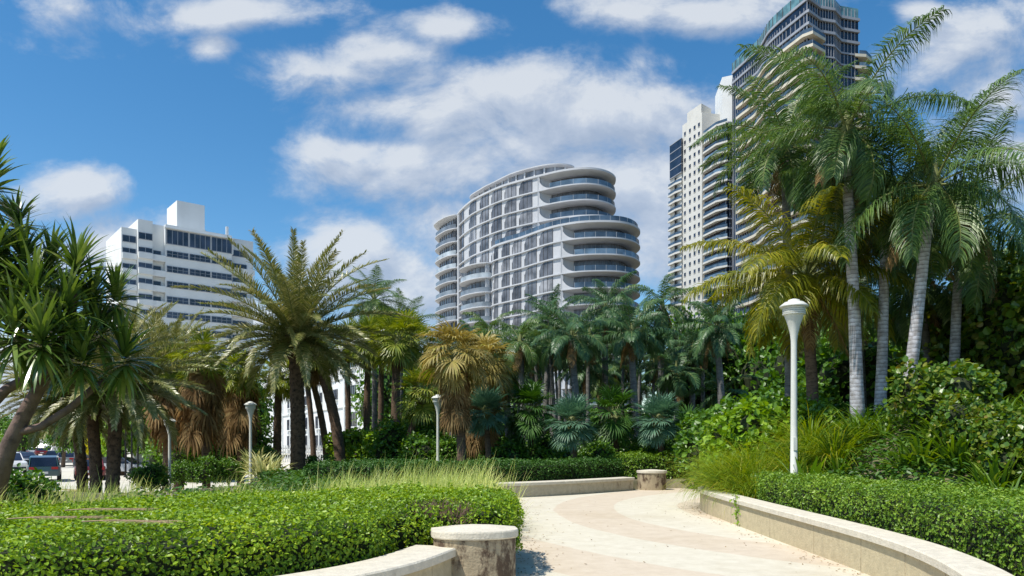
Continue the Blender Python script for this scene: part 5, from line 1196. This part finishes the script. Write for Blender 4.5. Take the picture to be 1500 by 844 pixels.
def cream_tower():
    r = thing('apartment_tower', 'cream tower with rows of small square windows, just left of the tallest tower', 'building', (65, 250, 0)); off = -Vector(r.location)
    def put(mb, nm, mt, smooth=False):
        o = mb.obj(nm, mt, r, smooth); o.location = off; return o
    a = np.array([60.4, 262.]); b = np.array([64.6, 251.5]); dv = b-a; n = nrm(np.array([dv[1], -dv[0]])); n = n if n[0] < 0 else -n
    core = MB(); core.prism([tuple(a), tuple(b), (71, 253), (74, 262), (66, 268)], 0, 113.2); core.prism([tuple(a+dv*.25), tuple(a+dv*.97), (69, 256), (66, 262)], 113.2, 116.4); put(core, 'wall', 'cream_w')
    lw = MB(); lw.prism([(57.6, 269), tuple(a+np.array([-.3, -.2])), (62, 266), (59, 274)], 0, 108); put(lw, 'side_wing', 'cream_w')
    lg = MB(); lg.prism([(57.3, 268.6), tuple(a+np.array([-.6, -.9])), tuple(a+np.array([1, 1])), (60, 273)], 96.5, 108.4); put(lg, 'corner_glazing', 'dglass')
    g1 = MB()
    for k in range(5): g1.prism([(57.2, 268.5), tuple(a+np.array([-.65, -1.0])), tuple(a+np.array([1, 1.1])), (60.1, 273.1)], 96.3+k*3.0, 96.55+k*3.0)
    put(g1, 'floor_band', 'grey_b')
    gw = MB(); gw.prism([(65.3, 250.8), (68.3, 242), (69.5, 240.2), (74.8, 240.8), (78, 252), (70, 256)], 0, 105.2); put(gw, 'glass_wing', 'dglass')
    ml = MB()
    for t in np.linspace(0, 1, 5): p = np.array([69.5, 240.2])*(1-t)+np.array([74.8, 240.8])*t; ml.box((p[0], p[1]-.05, 52.5), (.18, .2, 105.6))
    put(ml, 'mullions', 'grey_b')
    P3 = 3.1; wmesh = None; ang = math.atan2(dv[1], dv[0]); cnt = 0
    for k in range(36):
        z = 110.8-P3*k
        if z < 6: break
        for c in (.14, .40, .64, .86):
            if k > 23: continue
            p = a+dv*c+n*.05
            if wmesh is None:
                wb = MB(); wb.box((0, 0, 0), (.95, .14, 1.25), 0); wb.box((0, 0, -.72), (1.1, .22, .1), 1); wmesh = wb.mesh('window', ['dglass', 'cream_w'])
            o = link('window', wmesh, r, (p[0]-65, p[1]-250, z-1.2), ang)
        zz = 108-P3*k
        if z < 108 and zz-12 > 5:
            mb = MB(); mb.prism([(56.6, 268.8), (58.2, 263.9), tuple(a+np.array([-.5, -.6])), tuple(a+np.array([0, .4])), (58.6, 269)], zz-12, zz-11.35); put(mb, 'balcony_slab', 'cream_w')
            g = MB(); sheet(g, [(56.8, 268.7), (58.3, 264.1), (60.0, 261.6)], zz-11.35, zz-10.4); put(g, 'balcony_railing', 'bglass')
            g = MB(); g.box((58.9, 266.1, zz-9.9), (.1, 4.2, 1.9), 0, R(-22)); put(g, 'window_band', 'dglass')
        zz = 104.6-P3*k
        if zz > 5:
            mb = MB(); mb.prism([tuple(b+np.array([.1, -.4])), (64.3, 249.2), (66.6, 241.8), (69.6, 238.9), (69.9, 240.3), (68.5, 243), (66.2, 250.8)], zz-.35, zz+.25); put(mb, 'balcony_slab', 'cream_w')
            g = MB(); sheet(g, [(64.5, 249.2), (66.8, 241.9), (69.6, 239.1)], zz+.25, zz+1.25); put(g, 'balcony_railing', 'bglass')
            mb = MB(); mb.prism([(69.6, 239.7), (75, 240.4), (75, 242), (69.6, 241.5)], zz-.15, zz+.2); put(mb, 'floor_band', 'grey_b')
cream_tower()

# ------------------------------------------------------------------ lamp posts
def lamp_post():
    r = thing('street_lamp', 'x', 'lamp post', (0, 0, 0)); H = 3.25
    p = [(.085, -.15), (.085, .04), (.062, .06), (.055, 1.2), (.05, 2.4), (.052, H-.72), (.066, H-.60), (.10, H-.46), (.155, H-.30), (.165, H-.28)]
    MB().lathe(p, 24).obj('pole', 'lamp', r, True)
    MB().lathe([(.12, -.02), (.12, .05), (.09, .09), (.06, .10)], 20).obj('base_plate', 'lamp', r)
    MB().box((0, -.058, .75), (.06, .02, .22)).obj('access_door', 'lamp', r)
    s = [(.02, H-.285), (.175, H-.28)]
    for k in range(4): z = H-.275+k*.034; s += [(.188-.0*k, z), (.192, z+.02), (.172, z+.024)]
    s += [(.18, H-.135), (.02, H-.134)]
    MB().lathe(s, 24).obj('lamp_shade', 'lamp', r)
    c = [(.19, H-.15), (.236, H-.145), (.24, H-.128), (.225, H-.112), (.16, H-.06), (.10, H-.045), (.095, H-.02), (.04, H-.002), (.001, H)]
    MB().lathe(c, 24).obj('lamp_cap', 'lamp', r, True)
    return r
lp0 = lamp_post()
for i, (px, ptop, d, lb) in enumerate([(1163, 438, 14.8, 'tall cream lamp post standing in the planting on the right, largest of the lamps'), (367, 588, 28.2, 'cream lamp post in front of the big date palm, left of its trunk'),
                                      (641.5, 578, 26.5, 'cream lamp post whose top is buried in the brown skirt of the fan palm'), (248.5, 612, 28.0, 'smallest and farthest lamp post, in shade below the brown-skirted fan palms on the left')]):
    o = lp0 if i == 0 else copy_tree(lp0)
    x, y, z = at(px, ptop, d); sc = 1.16 if i == 0 else 1.0; o.scale = (sc,)*3; o.location = (x, y, z-3.25*sc); o['label'] = lb; o['group'] = 'cream lamp posts with flared tops'

# ------------------------------------------------------------------ cars
def car_mesh_set(kind='sedan'):
    """side outline lofted across the width; x forward"""
    L, Wd = 4.5, 1.8
    if kind == 'sedan':
        low = [(-2.25, .35), (-2.27, .62), (-2.2, .90), (-1.55, .96), (1.0, .93), (2.05, .78), (2.25, .60), (2.22, .32)]
        cab = [(-1.75, .95), (-1.15, 1.40), (-.2, 1.46), (.45, 1.38), (1.2, .94)]
    else:
        low = [(-2.2, .4), (-2.25, .75), (-2.22, 1.02), (-1.9, 1.06), (1.1, 1.05), (2.1, .95), (2.25, .75), (2.22, .38)]
        cab = [(-2.18, 1.04), (-1.95, 1.62), (-1.0, 1.72), (.25, 1.66), (1.15, 1.05)]
    def loft(prof, ws, inset):
        mb = MB(); n = len(prof); secs = [(-ws, inset), (-ws+.10, 0), (ws-.10, 0), (ws, inset)]
        V = []
        cx = sum(p[0] for p in prof)/n; cz = sum(p[1] for p in prof)/n
        for y, s in secs:
            for x, z in prof: V.append((x-(x-cx)*s, y, z-(z-cz)*s))
        for a in range(3):
            for i in range(n):
                j = (i+1) % n; mb.polys([], [], 0)
        mb.arr(V, [(a*n+i, a*n+(i+1) % n, (a+1)*n+(i+1) % n, (a+1)*n+i) for a in range(3) for i in range(n)])
        mb.poly += [([i for i in range(n)], 0), ([3*n+n-1-i for i in range(n)], 0)]
        return mb
    body = loft(low, .90, .06)
    cabin = loft(cab, .80, .10)
    roofp = [(x*.86-.03, z+.012) for x, z in cab[1:4]]; roofp = [(roofp[0][0], roofp[0][1]-.05)]+roofp+[(roofp[2][0], roofp[2][1]-.05)]
    roof = loft(roofp, .72, .03)
    pil = MB()
    for y in (-.775, .775):
        pil.tube([(cab[0][0]+.05, y*1.02, cab[0][1]), (cab[1][0], y*.94, cab[1][1])], .045, 4, 0); pil.tube([(cab[-1][0]-.05, y*1.02, cab[-1][1]), (cab[-2][0], y*.94, cab[-2][1])], .04, 4, 0); pil.tube([(-.2, y*1.03, cab[0][1]), (-.25, y*.96, cab[2][1])], .04, 4, 0)
    tyre = MB(); tyre.lathe([(.20, -.1), (.31, -.1), (.335, -.07), (.335, .07), (.31, .1), (.20, .1)], 18)
    rim = MB(); rim.lathe([(.001, .085), (.06, .09), (.10, .06), (.17, .075), (.205, .095), (.205, -.09), (.001, -.08)], 14)
    return body, cabin, roof, pil, tyre, rim, kind
def paint(name, col): 
    m = solid(name, col, .28, .03, 2, spec=.6); M[name] = m; return m
paints = {k: paint('car_paint_'+k, c) for k, c in dict(white=(.7, .7, .7), silver=(.42, .43, .45), dark=(.03, .035, .05), red=(.16, .02, .02), teal=(.03, .07, .08), grey=(.18, .19, .20)).items()}
M['rubber'] = solid('tyre_rubber', (.02, .02, .02), .9, .1); M['metal'] = solid('wheel_metal', (.45, .45, .46), .4, .05, metal=.6)
M['redl'] = solid('tail_light_lens', (.35, .01, .01), .3, .02); M['headl'] = solid('head_light_lens', (.7, .72, .75), .15, .02); M['plate'] = solid('plate_white', (.6, .6, .58), .5, .02)
sets = {k: car_mesh_set(k) for k in ('sedan', 'suv')}
cache = {}
def car(label, px, d, hd, col, kind='sedan', z=-1.09, group='cars in the car park', name='parked_car'):
    key = (kind, col)
    x = (px-750)/F*d
    if abs(hd) > 45: hd += math.degrees(math.atan2(-x, d))
    if key not in cache:
        b, c, ro, pl, ty, ri, _ = sets[kind]
        r = thing(name, label, 'car', (x, d, z), group, R(hd)); pm = paints[col]
        b.obj('body', pm, r); c.obj('windows', 'dglass', r); ro.obj('roof', pm, r); pl.obj('pillars', pm, r)
        tm, rm = ty.mesh('tyre', 'rubber', True), ri.mesh('rim', 'metal')
        for sx in (-1.38, 1.38):
            for sy in (-1, 1):
                w = link('wheel', tm, r, (sx, sy*.82, .335)); w.rotation_euler = (R(90)*-sy, 0, 0); link('rim', rm, w)
        for sy in (-.62, .62):
            zz = .80 if kind == 'sedan' else .92
            MB().box((-2.225, sy, zz), (.10, .38, .16)).obj('tail_light', 'redl', r); MB().box((2.16, sy, zz-.14), (.14, .40, .15)).obj('headlight', 'headl', r)
        MB().box((-2.27, 0, .62), (.04, .5, .14)).obj('number_plate', 'plate', r); MB().box((2.24, 0, .45), (.08, 1.5, .18)).obj('bumper', 'rubber', r)
        cache[key] = r
    else:
        r = copy_tree(cache[key]); r.location = (x, d, z); r.rotation_euler = (0, 0, R(hd)); r['label'] = label
    return r
car('white off-road car facing the camera at the left edge of the car park', 14, 62, -80, 'white', 'suv')
car('dark teal hatchback seen from behind, nearest in the car park', 66, 50, 88, 'teal', 'suv')
car('dark red saloon seen from behind between the left two date palm trunks', 131, 52, 92, 'red')
car('silver saloon side-on between the date palm trunks and the white panel fence', 178, 58, 0, 'silver')
car('grey saloon seen end-on just left of the leftmost date palm trunk', 101, 80, 80, 'grey')
car('black car parked beyond the grey saloon, left of the date palm trunks', 84, 92, 75, 'dark')
car('white saloon half hidden behind the middle date palm trunk', 150, 78, 80, 'white')
car('small dark car behind the white off-road car at the left edge', 36, 82, -70, 'dark', 'sedan')
car('dark off-road car half hidden between the middle and right date palm trunks', 152, 66, 10, 'dark', 'suv')
for i, (px, c, k) in enumerate([(6, 'grey', 'sedan'), (20, 'white', 'suv'), (34, 'silver', 'sedan'), (47, 'white', 'sedan'), (60, 'red', 'sedan'), (72, 'white', 'suv'), (84, 'silver', 'sedan')]):
    car('%s in the farthest parked row, %s' % ({'grey': 'grey saloon', 'white': 'white '+('off-road car' if k == 'suv' else 'saloon'), 'silver': 'silver saloon', 'red': 'dark red saloon'}[c], ['leftmost of the row', 'second from the left', 'third from the left', 'fourth from the left, mid-row', 'mid-row, the only red one', 'near the right end of the row', 'rightmost of the row'][i]), px, 128+(i % 2)*4, 85+i*2, c, k)
def van():
    x, d = (99-750)/F*112, 112; r = thing('parked_van', 'white box van standing at the back of the car park beside the palm trunks', 'van', (x, d, -1.1), rz=R(-85))
    MB().box((-.4, 0, 1.45), (4.0, 2.1, 2.2)).obj('cargo_box', 'lamp', r); mb = MB(); mb.polys([(1.6, -1, .35), (3, -1, .35), (3, -1, 1.1), (2.4, -1, 1.95), (1.6, -1, 2.0), (1.6, 1, .35), (3, 1, .35), (3, 1, 1.1), (2.4, 1, 1.95), (1.6, 1, 2.0)], [(0, 1, 2, 3, 4), (9, 8, 7, 6, 5), (0, 5, 6, 1), (1, 6, 7, 2), (2, 7, 8, 3), (3, 8, 9, 4)])
    mb.obj('cab', 'lamp', r); w = MB(); w.polys([(2.98, -.85, 1.16), (2.98, .85, 1.16), (2.44, .85, 1.92), (2.44, -.85, 1.92)], [(0, 1, 2, 3)]); w.v[-1] += np.array([.03, 0, .02]); w.obj('windscreen', 'dglass', r)
    tm = sets['sedan'][4].mesh('wheel', 'rubber', True)
    for sx in (-1.6, 2.2):
        for sy in (-1, 1): o = link('wheel', tm, r, (sx, sy*.95, .335)); o.rotation_euler = (R(90), 0, 0)
van()
# ------------------------------------------------------------------ things round the car park
def panel_fence():
    x0, d = (193-750)/F*60, 60.; x1 = (229-750)/F*60; r = thing('panel_fence', 'white sheet panel fence by the silver car, right of the date palm trunks', 'fence', (x0, d, -1.1))
    n = 4; w = (x1-x0)/n
    for i in range(n): MB().box((w*(i+.5), 0, 1.08), (w-.06, .04, 2.0)).obj('panel', 'lamp', r)
    for i in range(n+1): MB().tube([(w*i, 0, -.1), (w*i, 0, 2.2)], .035, 8).obj('post', 'grey_b', r)
panel_fence()
for px, d, h, lb in [(184, 55, 5.6, 'thin dark pole left of the white panel fence'), (193, 54, 6.2, 'thin dark pole at the left end of the white panel fence'), (202, 53, 6.0, 'thin dark pole in front of the white panel fence')]:
    mb = MB(); mb.tube([(0, 0, -.1), (0, 0, h)], [.07, .045], 8); mb.lathe([(.16, 0), (.16, .05), (.07, .12)], 10); mb.lathe([(.06, h), (.09, h+.08), (.001, h+.16)], 8)
    tag(mb.obj('sign_pole', 'rubber', loc=((px-750)/F*d, d, -1.1)), lb, 'pole')
def glass_hall():
    d = 175; x = (62-750)/F*d; r = thing('glazed_hall', 'low building with a sloping blue glass front beyond the car park', 'building', (x, d, -1.1), rz=R(8))
    mb = MB(); mb.box((0, 6, 3.6), (16, 10, 7.2)); mb.obj('wall', 'cream_w', r)
    mb = MB(); mb.polys([(-4.5, 0, .6), (4, 0, .6), (4, 3.6, 5.2), (-4.5, 3.6, 5.2)], [(0, 1, 2, 3)]); mb.obj('glass_front', 'bglass2', r)
    mb = MB()
    for i in range(9): mb.tube([(-4.5+i*1.06, -.05, .6), (-4.5+i*1.06, 3.5, 5.25)], .07, 4)
    for k in range(4): mb.tube([(-4.5, -.05+k*1.15, .6+k*1.5), (4, -.05+k*1.15, .6+k*1.5)], .05, 4)
    mb.obj('glazing_bars', 'lamp', r)
M['bglass2'] = glassmat('blue_roof_glass', (.03, .10, .25), .1, .7, .2)
glass_hall()
def bucket():
    x, d = (79-750)/F*31, 31; r = thing('bucket', 'small blue bucket on the sand beyond the big hedge', 'bucket', (x, d, -.62)); M['blue'] = solid('blue_plastic', (.02, .13, .35), .4, .05)
    MB().lathe([(.001, 0), (.16, 0), (.21, .42), (.225, .43), (.225, .45), (.195, .45), (.15, .03), (.001, .03)], 16).obj('pail', 'blue', r, True)
    a = np.linspace(0, math.pi, 9); MB().tube([(.22*math.cos(t), .05, .42+.18*math.sin(t)) for t in a], .008, 5).obj('handle', 'metal', r)
bucket()
def umbrella(px, d, s, rz, lb):
    x = (px-750)/F*d; z = float(hgt(x, d)); r = thing('beach_parasol', lb, 'parasol', (x, d, z), 'thatched parasols', R(rz)); 
    n = 12; mb = MB(); V = [(0, 0, .62*s)]+[(.75*s*math.cos(i*2*math.pi/n), .75*s*math.sin(i*2*math.pi/n), .28*s+(.03 if i % 2 else -.03)) for i in range(n)]
    mb.polys(V, [(0, 1+i, 1+(i+1) % n) for i in range(n)]); mb.obj('canopy', 'wood', r); MB().tube([(0, 0, -.1), (0, 0, .62*s)], .03, 6).obj('pole', 'wood', r)
def planks(px, d, lb, seed):
    x = (px-750)/F*d; z = float(hgt(x, d)); mb = MB(); g = np.random.default_rng(seed)
    for i in range(5):
        mb.box((g.normal(0, .25), g.normal(0, .15), .08+.09*i), (g.uniform(.9, 1.6), .14, .05), 0, g.uniform(-.7, .7))
    tag(mb.obj('plank_pile', 'wood', loc=(x, d, z)), lb, 'wood pile')
planks(62, 38, 'heap of tan boards in front of the dark teal hatchback', 1); planks(100, 33, 'heap of tan boards between the blue bucket and the date palm trunks', 2); planks(128, 36, 'heap of tan boards behind the leftmost date palm trunks', 3)
def picket():
    r = thing('picket_fence', 'white picket fence at the foot of the white hotel behind the big date palm', 'fence', ((398-750)/F*46, 46, .25)); w = 3.6
    mb = MB(); mb.box((w/2, 0, .3), (w, .04, .08)); mb.box((w/2, 0, .9), (w, .04, .08)); mb.obj('rails', 'white', r)
    mb = MB()
    for i in range(26): mb.box((i*w/25, -.03, .55), (.07, .03, 1.05))
    mb.obj('pickets', 'white', r); mb = MB(); mb.box((-.1, 0, .6), (.14, .14, 1.3)); mb.box((w+.1, 0, .6), (.14, .14, 1.3)); mb.obj('posts', 'white', r)
picket()
